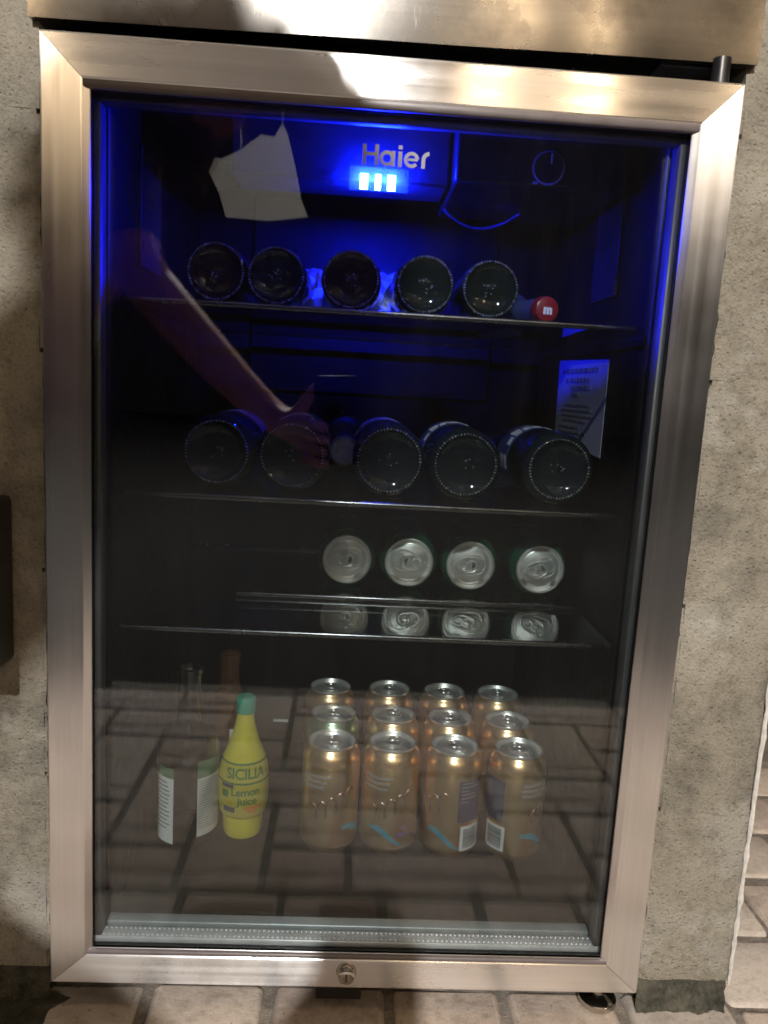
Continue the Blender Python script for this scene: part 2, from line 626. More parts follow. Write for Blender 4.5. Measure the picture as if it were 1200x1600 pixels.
def paver_mesh(lx, ly, seed):
    rnd = random.Random(seed)
    mb = MB().box(-lx / 2, lx / 2, -ly / 2, ly / 2, -0.05, 0)
    me = mb.mesh('paver', 'paver', False)
    bm = bmesh.new()
    bm.from_mesh(me)
    bmesh.ops.bevel(bm, geom=[e for e in bm.edges if abs(e.verts[0].co.z - e.verts[1].co.z) > 0.01], offset=0.007, segments=2, profile=0.5, affect='EDGES')
    bmesh.ops.bevel(bm, geom=[e for e in bm.edges if e.verts[0].co.z > -0.001 and e.verts[1].co.z > -0.001], offset=0.006, segments=2, profile=0.5, affect='EDGES')
    for v in bm.verts:
        v.co.x += rnd.uniform(-1, 1) * 0.0008
        v.co.y += rnd.uniform(-1, 1) * 0.0008
        if v.co.z > -0.02:
            v.co.z += rnd.uniform(-1, 1) * 0.0006
    for f in bm.faces:
        f.smooth = True
    bm.to_mesh(me)
    bm.free()
    return me
PV = [paver_mesh(0.193, 0.094, k) for k in range(4)]
PW = [paver_mesh(0.104, 0.205, 10 + k) for k in range(3)]
def paver(x, y, rot, me, tilt=0.006, dz=0.0):
    o = link('paver', me, ground)
    o.location = (x, y, dz + random.uniform(-0.0018, 0.0012))
    o.rotation_euler = (random.gauss(0, tilt), random.gauss(0, tilt), rot + random.gauss(0, 0.006))
    return o
# edging row in front of the fridge, one paver deep
edge_x0 = -0.186 - 0.112 * 3
for k in range(10):
    xc = edge_x0 + 0.112 * (k + 0.5)
    paver(xc, -0.058 if xc < 0.37 else -0.077, 0, PW[k % 3])
# herringbone field in front, each row shifted by one paver width, cut pieces along both edges
Y_MAX, Y_MIN = -0.166, -0.735
for rrow in range(-20, 22):
    for m_ in range(-8, 9):
        bx = rrow * 0.1 + m_ * 0.4
        by = rrow * 0.1
        for (cx, cyy, rot) in ((bx + 0.1, -1.05 + by + 0.05, 0), (bx + 0.25, -1.05 + by + 0.0, PI / 2)):
            half = 0.05 if rot == 0 else 0.1
            lo, hi = max(cyy - half, Y_MIN), min(cyy + half, Y_MAX)
            if hi - lo < 0.025 or abs(cx) > 1.25:
                continue
            o = paver(cx, (lo + hi) / 2, rot, random.choice(PV))
            k_ = (hi - lo) / (2 * half)
            o.scale = (1, k_, 1) if rot == 0 else (k_, 1, 1)
# short pieces closing the zigzag against the edging row
# paving that runs on past the end of the right pier
for r_i, yc in enumerate((0.0755, 0.178, 0.284, 0.385, 0.487)):
    xx = 0.368
    if r_i % 2:
        o = paver(xx + 0.05, yc, 0, random.choice(PV))
        o.scale = (0.5, 1, 1)
        xx += 0.10
    for c_i in range(3):
        paver(xx + 0.1 + 0.2 * c_i, yc, 0, random.choice(PV))

# ------------------------------------------------------------------ concrete piers
def rough_block(name, x0, x1, y0, y1, z0, z1, parent, amp=0.0016, seed=0):
    """one block: front and ends finely gridded and worn, arrises rounded"""
    nx = max(6, int((x1 - x0) / 0.006))
    nz = max(6, int((z1 - z0) / 0.008))
    nx, nz = min(nx, 40), min(nz, 40)
    ny = 6
    v, f = [], []
    idx = {}
    def vert(i, j, k):
        key = (i, j, k)
        if key in idx:
            return idx[key]
        x = x0 + (x1 - x0) * i / nx
        y = y0 + (y1 - y0) * (j / ny) ** 2
        z = z0 + (z1 - z0) * k / nz
        p = Vector((x, y, z))
        nn = noise.fractal(p * 60 + Vector((seed, 0, 0)), 1.0, 2.0, 4) * amp
        ed = min(x - x0, x1 - x, z - z0, z1 - z)
        rnd_in = max(0, 0.004 - ed) * 0.4 * (1 + 1.2 * noise.noise(p * 35))
        if j == 0:
            y = y0 + rnd_in - nn
        if i == 0:
            x += abs(nn) * 1.1
        if i == nx:
            x -= abs(nn) * 1.1
        if k == 0:
            z += abs(nn) * 1.1
        if k == nz:
            z -= abs(nn) * 1.1
        idx[key] = len(v)
        v.append((x, y, z))
        return idx[key]
    for i in range(nx):
        for k in range(nz):
            f.append((vert(i, 0, k), vert(i + 1, 0, k), vert(i + 1, 0, k + 1), vert(i, 0, k + 1)))
    for j in range(ny):
        for k in range(nz):
            f.append((vert(0, j, k), vert(0, j, k + 1), vert(0, j + 1, k + 1), vert(0, j + 1, k)))
            f.append((vert(nx, j, k), vert(nx, j + 1, k), vert(nx, j + 1, k + 1), vert(nx, j, k + 1)))
        for i in range(nx):
            f.append((vert(i, j, 0), vert(i, j + 1, 0), vert(i + 1, j + 1, 0), vert(i + 1, j, 0)))
            f.append((vert(i, j, nz), vert(i + 1, j, nz), vert(i + 1, j + 1, nz), vert(i, j + 1, nz)))
    mb = MB()
    mb.add(v, f)
    return mb.obj(name, 'concrete_block', parent, angle=60)

def pier(name, label, x0, x1, zs, y0, y1, splits):
    t = thing(name, label, 'wall', ((x0 + x1) / 2, 0, 0))
    off = Vector(t.location)
    core = MB().box(x0 + 0.003 - off.x, x1 - 0.003 - off.x, y0 + 0.0012, y1 - 0.004, 0.0335, zs[-1] - 0.002)
    core.obj('mortar_core', 'concrete_block', t, smooth=False)
    # the recessed, dirty bed the blocks stand on
    bed = MB()
    n, nk = 70, 6
    v, f = [], []
    for i in range(n + 1):
        for k in range(nk + 1):
            x = x0 + 0.001 + (x1 - x0 - 0.002) * i / n
            z = GZ + (0.033 - GZ) * k / nk
            q = noise.fractal(Vector((x * 70, 7, z * 90)), 1.0, 2.0, 4)
            v.append((x - off.x, y0 + 0.004 + 0.006 * q - 0.007 * (1 - k / nk), z))
    for i in range(n):
        for k in range(nk):
            a_ = i * (nk + 1) + k
            f.append((a_, a_ + nk + 1, a_ + nk + 2, a_ + 1))
    bed.add(v, f)
    bed.box(x0 + 0.004 - off.x, x1 - 0.004 - off.x, y0 + 0.016, y1 - 0.006, GZ, 0.0325)
    bed.obj('soil_bed', 'bed_mortar', t, angle=70)
    for r_i, (z0, z1) in enumerate(zip(zs, zs[1:])):
        xs = [x0] + splits[r_i % len(splits)] + [x1]
        for a, b in zip(xs, xs[1:]):
            rough_block('block', a - off.x + 0.0, b - off.x - (0.006 if b != x1 else 0), y0 + random.uniform(-0.001, 0.001), y1, z0 + 0.0012, z1 - 0.0016, t, seed=r_i * 7 + a * 13)
    return t
pier_left = pier('block_pier', 'concrete block pier left of the fridge with the black box on its face', -0.95, -0.2725, [0.032, 0.222, 0.405, 0.586, 0.766, 1.0], 0.02, 0.52, [[-0.62], [-0.45, -0.80]])
pier_right = pier('block_pier', 'narrow concrete block pier right of the fridge with a white crusted corner', 0.2735, 0.362, [0.032, 0.206, 0.398, 0.592, 0.785, 1.0], 0.02, 0.52, [[]])
# white crust down the outer corner of the right pier
mb = MB()
pts, rr = [], []
for i in range(60):
    z = 0.030 + 0.38 * i / 59
    pts.append((0.3625 + 0.0010 * noise.noise(Vector((0, 0, z * 45))) - 0.0012 - 0.3178, 0.0195 + 0.001 * noise.noise(Vector((3, 0, z * 80))), z))
    rr.append((0.0022 + 0.0016 * noise.fractal(Vector((9, 0, z * 70)), 1.0, 2.0, 4)) * min(1, 0.25 + (59 - i) / 10, 0.4 + i / 6))
mb.tube(pts, rr, 7)
mb.obj('white_crust', 'efflorescence', pier_right)
# dark damp rubble caught at the foot of the left pier
soil = MB()
n = 60
v, f = [], []
for i in range(n + 1):
    for j in range(n + 1):
        x = -0.46 + 0.23 * i / n
        y = -0.14 + 0.165 * j / n
        d = (-0.252 + 0.55 * (y - 0.02)) - x                      # distance left of the slanting edge
        q = noise.fractal(Vector((x * 45, y * 45, 2)), 1.0, 2.0, 5)
        z = -0.006 + 0.010 * max(-1, min(1, d / 0.02)) + 0.006 * q
        if x < -0.335:
            z -= 0.25 * (-0.335 - x)
        if y < -0.09:
            z -= 0.3 * (-0.09 - y)
        v.append((x, y, max(z, GZ + 0.001)))
for i in range(n):
    for j in range(n):
        a_ = i * (n + 1) + j
        f.append((a_, a_ + n + 1, a_ + n + 2, a_ + 1))
soil.add(v, f)
so = soil.obj('soil', 'soil_dark', angle=80)
so['kind'] = 'stuff'
tag(so, 'dark crumbly soil at the foot of the left pier', 'soil')

# black box on the left pier
t = thing('black_box', 'small black metal box fixed to the left concrete pier', 'box', (-0.345, 0.02, 0.39))
bevel(MB().box(-0.09, 0.048, -0.042, -0.002, -0.062, 0.078).obj('housing', 'box_black', t), 0.004)
bevel(MB().box(-0.092, 0.050, -0.047, -0.043, -0.064, 0.080).obj('lid', 'box_black', t), 0.0018)

# ------------------------------------------------------------------ stainless counter above the fridge
t = thing('steel_counter', 'scratched stainless steel counter edge above the fridge', 'counter', (0, 0.012, 0.8322))
t.rotation_euler = (0, -math.atan2(0.0063, 0.5555), 0)
apron = MB()
nx_, nz_ = 50, 8
def ap(i, k):
    x = -0.2775 + 0.556 * i / nx_
    z = 0.0 + 0.10 * k / nz_
    y = 0.0 + 0.0010 * noise.noise(Vector((x * 9, 0, z * 14))) + (0.003 if k == 0 else 0) * 0.6
    return (x, y, z)
v = [ap(i, k) for i in range(nx_ + 1) for k in range(nz_ + 1)]
f = []
for i in range(nx_):
    for k in range(nz_):
        a = i * (nz_ + 1) + k
        f.append((a, a + nz_ + 1, a + nz_ + 2, a + 1))
n0 = len(v)
v += [(-0.2775, 0.48, 0), (0.2785, 0.48, 0), (0.2785, 0.48, 0.1), (-0.2775, 0.48, 0.1)]
bot = [i * (nz_ + 1) for i in range(nx_ + 1)]
top = [i * (nz_ + 1) + nz_ for i in range(nx_ + 1)]
f.append(tuple(bot) + (n0 + 1, n0))
f.append(tuple(top)[::-1] + (n0 + 3, n0 + 2))
f.append(tuple(range(nz_ + 1))[::1] + (n0 + 3, n0))
f.append(tuple(nx_ * (nz_ + 1) + k for k in range(nz_ + 1))[::-1] + (n0 + 1, n0 + 2))
apron.add(v, f)
apron.obj('apron', 'counter_steel', t, angle=30)
bevel(MB().box(-0.30, 0.31, -0.02, 0.5, 0.102, 0.112).obj('counter_top', 'counter_steel', t), 0.002)

# ------------------------------------------------------------------ fridge
fr = thing('beverage_fridge', 'glass-door beverage fridge with brushed steel frame and blue light', 'fridge')
LX, LF, LB, LZ0, LZ1 = 0.236, 0.052, 0.47, 0.044, 0.822
cab = MB()
OX, OB, OZ0, OZ1 = 0.259, 0.51, 0.012, 0.846
FY = 0.046
cab.add([(-OX, FY, OZ0), (OX, FY, OZ0), (OX, FY, OZ1), (-OX, FY, OZ1), (-OX, OB, OZ0), (OX, OB, OZ0), (OX, OB, OZ1), (-OX, OB, OZ1),
         (-LX, FY, LZ0), (LX, FY, LZ0), (LX, FY, LZ1), (-LX, FY, LZ1), (-LX, LB, LZ0), (LX, LB, LZ0), (LX, LB, LZ1), (-LX, LB, LZ1)],
        [(0, 1, 9, 8), (1, 2, 10, 9), (2, 3, 11, 10), (3, 0, 8, 11), (0, 4, 5, 1), (1, 5, 6, 2), (2, 6, 7, 3), (3, 7, 4, 0), (4, 7, 6, 5),
         (8, 9, 13, 12), (9, 10, 14, 13), (10, 11, 15, 14), (11, 8, 12, 15), (12, 13, 14, 15)])
cabinet = cab.obj('cabinet', 'liner_black', fr, smooth=False)
MB().box(-0.2362, 0.2362, 0.0472, 0.060, 0.788, 0.8225).obj('light_stop', 'liner_black', cabinet, smooth=False)  # unseen strip added to block blue light leaking above the gasket
bevel(MB().box(-0.165, 0.165, 0.4640, 0.4690, 0.560, 0.812).obj('glow_plate', 'liner_lit', cabinet), 0.002)  # plate added, lighter than the liner, to carry the blue back-wall glow
# moulded ribs that carry the shelves on the side walls
for s in (-1, 1):
    for z in (0.6365, 0.470, 0.348):
        m_ = MB().box(s * 0.2355 - 0.004, s * 0.2355 + 0.0, 0.07, 0.42, z - 0.016, z - 0.0065)
        bevel(m_.obj('shelf_rest', 'liner_black', cabinet), 0.0015)
    # added strips, lighter than the liner, standing in for LED glow on the walls
    bevel(MB().box(s * 0.2345 - 0.002, s * 0.2345 + 0.001, 0.165, 0.245, 0.675, 0.786).obj('glow_strip', 'liner_strip_lit', cabinet), 0.001)

# door ---------------------------------------------------------------
DX, DZ0, DZ1 = 0.265, 0.035, 0.81625
FW = 0.036
dl = MB()
# core of the door behind the steel: black frame, open in the middle
for (a0, a1, b0, b1) in ((-DX + 0.004, -0.2295, DZ0 + 0.004, DZ1 - 0.004), (0.2295, DX - 0.004, DZ0 + 0.004, DZ1 - 0.004)):
    dl.box(a0, a1, 0.008, 0.0425, b0, b1)
dl.box(-0.2295, 0.2295, 0.008, 0.0425, DZ0 + 0.004, 0.0665)
dl.box(-0.2295, 0.2295, 0.008, 0.0425, 0.7795, DZ1 - 0.004)
door = dl.obj('door', 'gasket_black', fr, smooth=False)

prof = [(0.0, 0.036), (0.0, 0.0016), (0.0005, 0.0005), (0.0016, 0.0), (0.0300, 0.0), (0.0306, 0.0002), (0.0354, 0.0036), (FW, 0.0044), (FW, 0.0072)]
def frame_piece(name, side, mat):
    mb = MB()
    gap = 0.00022
    v = []
    for (tt, y) in prof:
        if side in ('top', 'bottom'):
            z = DZ1 - tt if side == 'top' else DZ0 + tt * (0.0325 / FW)
            v.append((-DX + tt + gap, y, z))
            v.append((DX - tt - gap, y, z))
        else:
            sx = -1 if side == 'left' else 1
            x = sx * (DX - tt)
            v.append((x, y, DZ0 + tt * (0.0325 / FW) + gap))
            v.append((x, y, DZ1 - tt - gap))
    f = [(2 * i, 2 * i + 1, 2 * i + 3, 2 * i + 2) for i in range(len(prof) - 1)]
    f.append(tuple(2 * i for i in range(len(prof)))[::-1])
    f.append(tuple(2 * i + 1 for i in range(len(prof))))
    f.append((0, 2 * len(prof) - 2, 2 * len(prof) - 1, 1))
    mb.add(v, f)
    return mb.obj(name, mat, door, angle=12)
frame_piece('top_rail', 'top', 'steel_rail')
frame_piece('bottom_rail', 'bottom', 'steel_rail')
frame_piece('side_stile', 'left', 'steel_stile')
frame_piece('side_stile', 'right', 'steel_stile')

for (z0_, z1_) in ((DZ0 + 0.0325 * 0.0300 / FW + 0.0001, 0.0672), (0.7788, DZ1 - 0.0301)):
    bevel(MB().box(-0.2350, 0.2350, 0.0005, 0.0070, z0_, z1_).obj('dark_chamfer', 'chamfer_dark', door, smooth=False), 0.0018, 2)  # dark strips stand in for the dim reflections on the rail chamfers
# double glazing with its perforated spacer
MB().box(-0.2293, 0.2293, 0.0076, 0.0112, 0.0668, 0.7792).obj('glass_pane', 'door_glass_outer', door, smooth=False)
MB().box(-0.2293, 0.2293, 0.0262, 0.0298, 0.0668, 0.7792).obj('glass_pane', 'door_glass', door, smooth=False)
sp_y0, sp_y1 = 0.0116, 0.0258
def spacer(x0, x1, z0, z1, mt='spacer_metal'):
    o = MB().box(x0, x1, sp_y0, sp_y1, z0, z1).obj('spacer_bar', mt, door, smooth=False)
    return bevel(o, 0.0006, 1)
sb = spacer(-0.2292, 0.2292, 0.0670, 0.0728)
spacer(-0.2292, 0.2292, 0.7735, 0.7790, 'spacer_shaded')
sl = spacer(-0.2292, -0.2240, 0.0732, 0.7731, 'spacer_shaded')
sr = spacer(0.2240, 0.2292, 0.0732, 0.7731, 'spacer_shaded')
dots = MB()
for rowy in (0.0146, 0.0228):
    n = 104
    for i in range(n):
        x = -0.222 + 0.444 * i / (n - 1)
        dots.add([(x - 0.0011, rowy - 0.0004, 0.0729), (x + 0.0007, rowy - 0.0006, 0.0729), (x + 0.0011, rowy + 0.0004, 0.0729), (x - 0.0007, rowy + 0.0006, 0.0729), (x, rowy, 0.0738)],
                 [(0, 1, 4), (1, 2, 4), (2, 3, 4), (3, 0, 4), (3, 2, 1, 0)])
do = dots.obj('perforation', 'spacer_metal', sb, smooth=False)
do['kind'] = 'stuff'
# added metal strip standing in for the spacer's reflection in the inner pane
refl_strip = bevel(MB().box(-0.2255, 0.2255, 0.0304, 0.0425, 0.0668, 0.0742).obj('spacer_reflection', 'spacer_metal', door, smooth=False), 0.0012)
# gasket
ga = MB()
for (a0, a1, b0, b1) in ((-0.250, -0.2275, 0.045, 0.80), (0.2275, 0.250, 0.040, 0.80), (-0.2275, 0.2275, 0.040, 0.070), (-0.2275, 0.2275, 0.781, 0.80)):
    ga.box(a0, a1, 0.0428, 0.0468, b0, b1)
ga.obj('gasket', 'gasket_black', door, smooth=False)

# lock: barrel on the bottom rail
lk = MB().lathe([(0.0, -0.0078), (0.0062, -0.0078), (0.0072, -0.0072), (0.0076, -0.006), (0.0076, -0.0012), (0.0092, -0.0010), (0.0096, 0.0006), (0.0, 0.0006)], 32)
lk.xform(Matrix.Translation((-0.003, 0, 0.0515)) @ Matrix.Rotation(R(-90), 4, 'X') @ Matrix.Scale(1, 4))
lock = lk.obj('lock', 'chrome', door)
key = MB().box(-0.0009, 0.0009, -0.0092, -0.0080, -0.0030, 0.0030)
key.xform(Matrix.Translation((-0.003, 0, 0.0515)))
key.obj('keyhole', 'ink_dark', lock, smooth=False)
# catch under the door
bevel(MB().box(-0.030, 0.012, 0.012, 0.034, 0.013, 0.0345).obj('catch', 'black_metal', fr), 0.001)
# maker's lettering on the glass, drawn as strokes
def ribbon(mb, pts, wd, closed=False):
    n = len(pts)
    P = [Vector((p[0], 0, p[1])) for p in pts]
    v = []
    for i in range(n):
        if closed:
            d = P[(i + 1) % n] - P[i - 1]
        else:
            d = P[min(i + 1, n - 1)] - P[max(0, i - 1)]
        d.normalize()
        nrm = Vector((-d.z, 0, d.x)) * wd / 2
        v += [P[i] + nrm, P[i] - nrm]
    dy = 0.00004 * (len(mb.v) % 11)
    v = [p + Vector((0, -dy, 0)) for p in v]
    v2 = [p + Vector((0, 0.0003 + 2 * dy, 0)) for p in v]
    f = []
    m = n if closed else n - 1
    L = len(v)
    for i in range(m):
        j = (i + 1) % n
        f.append((2 * i, 2 * j, 2 * j + 1, 2 * i + 1))
        f.append((L + 2 * i, L + 2 * i + 1, L + 2 * j + 1, L + 2 * j))
        f.append((2 * i, L + 2 * i, L + 2 * j, 2 * j))
        f.append((2 * i + 1, 2 * j + 1, L + 2 * j + 1, L + 2 * i + 1))
    if not closed:
        f.append((0, 1, L + 1, L))
        f.append((2 * n - 2, L + 2 * n - 2, L + 2 * n - 1, 2 * n - 1))
    mb.add(v + v2, f)
def arc(cx, cz, r, a0, a1, n=22, rz=None):
    rz = rz or r
    return [(cx + r * math.cos(R(a0 + (a1 - a0) * i / n)), cz + rz * math.sin(R(a0 + (a1 - a0) * i / n))) for i in range(n + 1)]
lg = MB()
S_ = 0.20
ribbon(lg, [(0.10, 0), (0.10, 1.0)], S_)
ribbon(lg, [(0.72, 0), (0.72, 1.0)], S_)
ribbon(lg, [(0.2, 0.54), (0.62, 0.54)], 0.17)
ribbon(lg, arc(1.24, 0.375, 0.29, 0, 352, 30), 0.18, True)
ribbon(lg, [(1.55, 0), (1.55, 0.74)], S_)
ribbon(lg, [(1.90, 0), (1.90, 0.74)], S_)
ribbon(lg, [(1.90, 0.84), (1.90, 1.02)], S_)
ribbon(lg, arc(2.48, 0.375, 0.30, 8, 322, 30), 0.17)
ribbon(lg, [(2.30, 0.385), (2.80, 0.385)], 0.13)
ribbon(lg, [(3.08, 0), (3.08, 0.42)] + arc(3.38, 0.42, 0.30, 172, 92, 8), S_ * 0.95)
sc_ = 0.0153
lg.v = [(-0.0245 + p[0] * sc_, 0.0071 + p[1], 0.7400 + p[2] * sc_) for p in lg.v]
lg.obj('lettering', 'logo_grey', door, smooth=False)
# hinge at the top right, levelling feet
hg = MB().lathe([(0, 0.8163), (0.0085, 0.8163), (0.0085, 0.8185), (0.0070, 0.8192), (0.0070, 0.8375), (0, 0.8375)], 24)
hg.xform(Matrix.Translation((0.2500, 0.014, 0)))
hinge = hg.obj('hinge', 'black_metal', fr)
bevel(MB().box(0.205, 0.2585, 0.0215, 0.0455, 0.8325, 0.8350).obj('hinge_plate', 'black_metal', hinge), 0.001)
for sx in (-0.235, 0.240):
    ft = MB().lathe([(0, 0.0), (0.0170, 0.0), (0.0182, 0.002), (0.0178, 0.006), (0.0150, 0.0085), (0.0075, 0.0095), (0.0060, 0.0105), (0.0060, 0.02), (0, 0.02)], 28)
    ft.xform(Matrix.Translation((sx, 0.030 if sx > 0 else 0.07, 0.0015)))
    ft.obj('foot', 'chrome', fr)

# shelves --------------------------------------------------------------
def shelf(z, back, stop=False, clips=()):
    s = MB().box(-0.2295, 0.2295, 0.0635, back, z - 0.004, z).obj('shelf', 'shelf_glass', fr, smooth=False)
    tr = MB().box(-0.2225, 0.2225, 0.058, 0.0633, z - 0.0046, z + 0.0006)
    bevel(tr.obj('front_trim', 'trim_metal', s, smooth=False), 0.0016, 2)
    rb = MB().box(-0.2295, 0.2295, back + 0.0002, back + 0.006, z - 0.005, z + 0.001)
    bevel(rb.obj('back_trim', 'trim_metal', s, smooth=False), 0.001)
    if stop:
        bar = MB().box(-0.135, 0.2225, 0.1700, 0.1740, z + 0.0004, z + 0.0052)
        bevel(bar.obj('stop_bar', 'trim_metal', s, smooth=False), 0.0012)
    return s
Z1, Z2, Z3 = 0.6362, 0.4700, 0.3475
shelf(Z1, 0.42)
shelf(Z2, 0.42)
shelf(Z3, 0.42, True)
for (x, z, l) in ((-0.02, 0.600, 0.022), (-0.018, 0.589, 0.020), (-0.105, 0.078, 0.022)):
    bevel(MB().box(x - l / 2, x + l / 2, 0.4655, 0.4696, z - 0.0014, z + 0.0014).obj('pale_strip', 'paper_white', cabinet), 0.0004, 1)  # short pale strips on the back wall

# light box and thermostat box on the ceiling ---------------------------
lh = MB().box(-0.150, 0.060, 0.170, 0.235, 0.7680, 0.8215).obj('light_box', 'light_plastic', fr)  # housing widened and paled so its face imitates bloom round the LEDs
bevel(lh, 0.002)
for (x, ww) in ((-0.022, 0.0075), (-0.0085, 0.0055), (0.0045, 0.0075)):
    MB().box(x - ww / 2, x + ww / 2, 0.1650, 0.1690, 0.7605, 0.7740).obj('led', 'led_emit', lh, smooth=False)
bevel(MB().box(-0.036, 0.020, 0.1560, 0.1568, 0.7565, 0.7780).obj('lens', 'lens_clear', lh), 0.0004, 1)
bevel(MB().box(-0.050, -0.030, 0.1640, 0.1690, 0.7625, 0.7745).obj('clip', 'lens_clear', lh), 0.0008, 1)
cb = bevel(MB().box(0.063, 0.226, 0.140, 0.300, 0.7665, 0.8215).obj('control_box', 'control_plastic', fr), 0.003)
dr = MB().tube([(0.1500 + 0.0145 * math.cos(a), 0.1385, 0.7835 + 0.0145 * math.sin(a)) for a in [2 * PI * k / 40 for k in range(40)]], 0.0011, 6, True)
dial = dr.obj('dial_ring', 'dial_grey', cb)
kn = MB().lathe([(0, -0.010), (0.0112, -0.010), (0.0122, -0.008), (0.0125, 0.0), (0, 0.0)], 32)
kn.xform(Matrix.Translation((0.15, 0.1395, 0.7835)) @ Matrix.Rotation(R(90), 4, 'X') @ Matrix.Rotation(PI, 4, 'X'))
knob = kn.obj('dial', 'control_plastic', cb)
MB().box(0.1495, 0.1508, 0.1282, 0.1292, 0.785, 0.7935).obj('pointer', 'dial_grey', knob, smooth=False)
MB().box(0.136, 0.141, 0.1375, 0.1395, 0.7685, 0.7708).obj('mark', 'dial_grey', cb, smooth=False)
wr = MB().tube([(0.066 + 0.085 * u, 0.25 + 0.02 * math.sin(u * 3), 0.7645 - 0.015 * math.sin(u * PI) ** 0.8 + 0.004 * u) for u in [k / 20 for k in range(21)]], 0.0014, 8)
wr.obj('sensor_wire', 'wire_grey', cb)

# paper notice stuck on the right wall -----------------------------------
st = MB()
q = [(0.2348, 0.1667, 0.6127), (0.2348, 0.358, 0.618), (0.2348, 0.3518, 0.521), (0.2348, 0.1660, 0.5126)]
st.add(q + [(p[0] + 0.0004, p[1], p[2]) for p in q], [(0, 1, 2, 3), (7, 6, 5, 4), (0, 4, 5, 1), (1, 5, 6, 2), (2, 6, 7, 3), (3, 7, 4, 0)])
notice = st.obj('notice', 'paper_notice', cabinet, smooth=False)
ln = MB()
rnd = random.Random(5)
for i, (u, h_, a0, a1) in enumerate(((0.10, 0.005, 0.08, 0.86), (0.21, 0.0045, 0.18, 0.70), (0.30, 0.004, 0.30, 0.74), (0.38, 0.0035, 0.35, 0.5), (0.50, 0.002, 0.2, 0.74), (0.56, 0.002, 0.12, 0.80), (0.62, 0.002, 0.15, 0.84), (0.68, 0.002, 0.2, 0.7), (0.76, 0.002, 0.1, 0.55), (0.82, 0.002, 0.1, 0.72), (0.88, 0.002, 0.12, 0.66))):
    zc = 0.6135 - 0.098 * u
    a = a0
    while a < a1:
        wl = rnd.uniform(0.03, 0.10)
        y1_ = 0.352 - 0.18 * a
        y0_ = 0.352 - 0.18 * min(a1, a + wl)
        ln.box(0.2343, 0.23475, y0_, y1_, zc - h_ / 2, zc + h_ / 2)
        a += wl + 0.015
ln.obj('print', 'ink_faint', notice, smooth=False)

# ------------------------------------------------------------------ bottles lying on shelves 1 and 2
RX = Matrix.Rotation(R(-90), 4, 'X')       # upright -> lying, base towards the door
def bottle_parts(t, r, length, ring_r, mat, neck_r=0.0135, lab=None):
    h = 0.006
    body_top = length * 0.56
    vr = random.Random(int(t.location.x * 1e5))
    pk = vr.uniform(0.0052, 0.0082)
    prof = [(0, pk), (0.0016, pk - 0.0012), (0.0032, pk)] + [(ring_r * q, pk * (1 - q ** 4)) for q in (0.3, 0.45, 0.58, 0.68, 0.76, 0.83, 0.89, 0.94)] + [(ring_r * 0.975, 0.0004), (ring_r, 0.0), (ring_r + 0.0012, 0.0003),
            (r - 0.0025, 0.0035), (r - 0.0006, 0.007), (r, 0.011), (r, body_top), (r * 0.93, body_top + 0.012), (r * 0.72, body_top + 0.032), (neck_r * 1.15, body_top + 0.055),
            (neck_r, body_top + 0.075), (neck_r, length - 0.016), (neck_r + 0.0018, length - 0.015), (neck_r + 0.0018, length - 0.006), (neck_r, length - 0.005), (neck_r * 0.95, length), (0, length)]
    MB().lathe(prof, 56).obj('body', mat, t)
    kr = MB()
    n = 60
    for k in range(n):
        a = 2 * PI * k / n
        o = Vector((ring_r * math.cos(a), ring_r * math.sin(a), -0.0001))
        sz = vr.uniform(0.45, 1.15)
        e1 = Vector((math.cos(a), math.sin(a), 0)) * 0.0013 * sz
        e2 = Vector((-math.sin(a), math.cos(a), 0)) * 0.0009 * sz
        e3 = Vector((0, 0, 0.0010 * sz))
        kr.add([o + e1, o + e2, o - e1, o - e2, o + e3, o - e3], [(0, 1, 4), (1, 2, 4), (2, 3, 4), (3, 0, 4), (1, 0, 5), (2, 1, 5), (3, 2, 5), (0, 3, 5)])
    for k in range(vr.randint(4, 7)):                       # moulded marks in the hollow
        a = vr.uniform(0, 2 * PI)
        q = vr.uniform(0.12, 0.3) * ring_r
        o = Vector((q * math.cos(a), q * math.sin(a), pk - 0.0002))
        kr.add([o + Vector(d) * 0.0008 for d in ((1, 0, 0), (0, 1, 0), (-1, 0, 0), (0, -1, 0), (0, 0, 1), (0, 0, -1))], [(0, 1, 4), (1, 2, 4), (2, 3, 4), (3, 0, 4), (1, 0, 5), (2, 1, 5), (3, 2, 5), (0, 3, 5)])
    kk = kr.obj('knurled_ring', mat + '_ring' if mat + '_ring' in M else 'knurl_glint', t)
    kk['kind'] = 'stuff'
plain('knurl_glint', (0.30, 0.31, 0.27), 0.18, 0.0, spec=1.0)  # pale colour paints the sparkle onto the dark glass beads
ORD5 = ['leftmost', 'second from the left', 'middle', 'second from the right', 'rightmost']
row1 = [(-0.1461, 0.6668), (-0.0945, 0.6672), (-0.0291, 0.6667), (0.0359, 0.6665), (0.094, 0.6665)]
for k, (x, z) in enumerate(row1):
    t = thing('bottle', 'dark bottle lying base outwards on the top shelf, %s of the five' % ORD5[k], 'bottle', (x, 0.075 + 0.003 * math.sin(k * 2.1), Z1 + 0.0265), (Matrix.Rotation(random.uniform(-0.02, 0.02), 4, 'Z') @ RX), 'bottles lying on the top shelf')
    bottle_parts(t, 0.0263, 0.228, 0.0234, ('dark_brown_glass', 'dark_glass', 'dark_brown_glass', 'dark_glass', 'dark_glass')[k], 0.0128)
    if k in (1, 2, 3):
        MB().patch(0.0263, R(200), R(340), 0.055, 0.105, 16).obj('label', 'label_navy', t)
row2 = [(-0.1462, 0.0285), (-0.0764, 0.0287), (0.0143, 0.0293), (0.0862, 0.0284), (0.1763, 0.0280)]
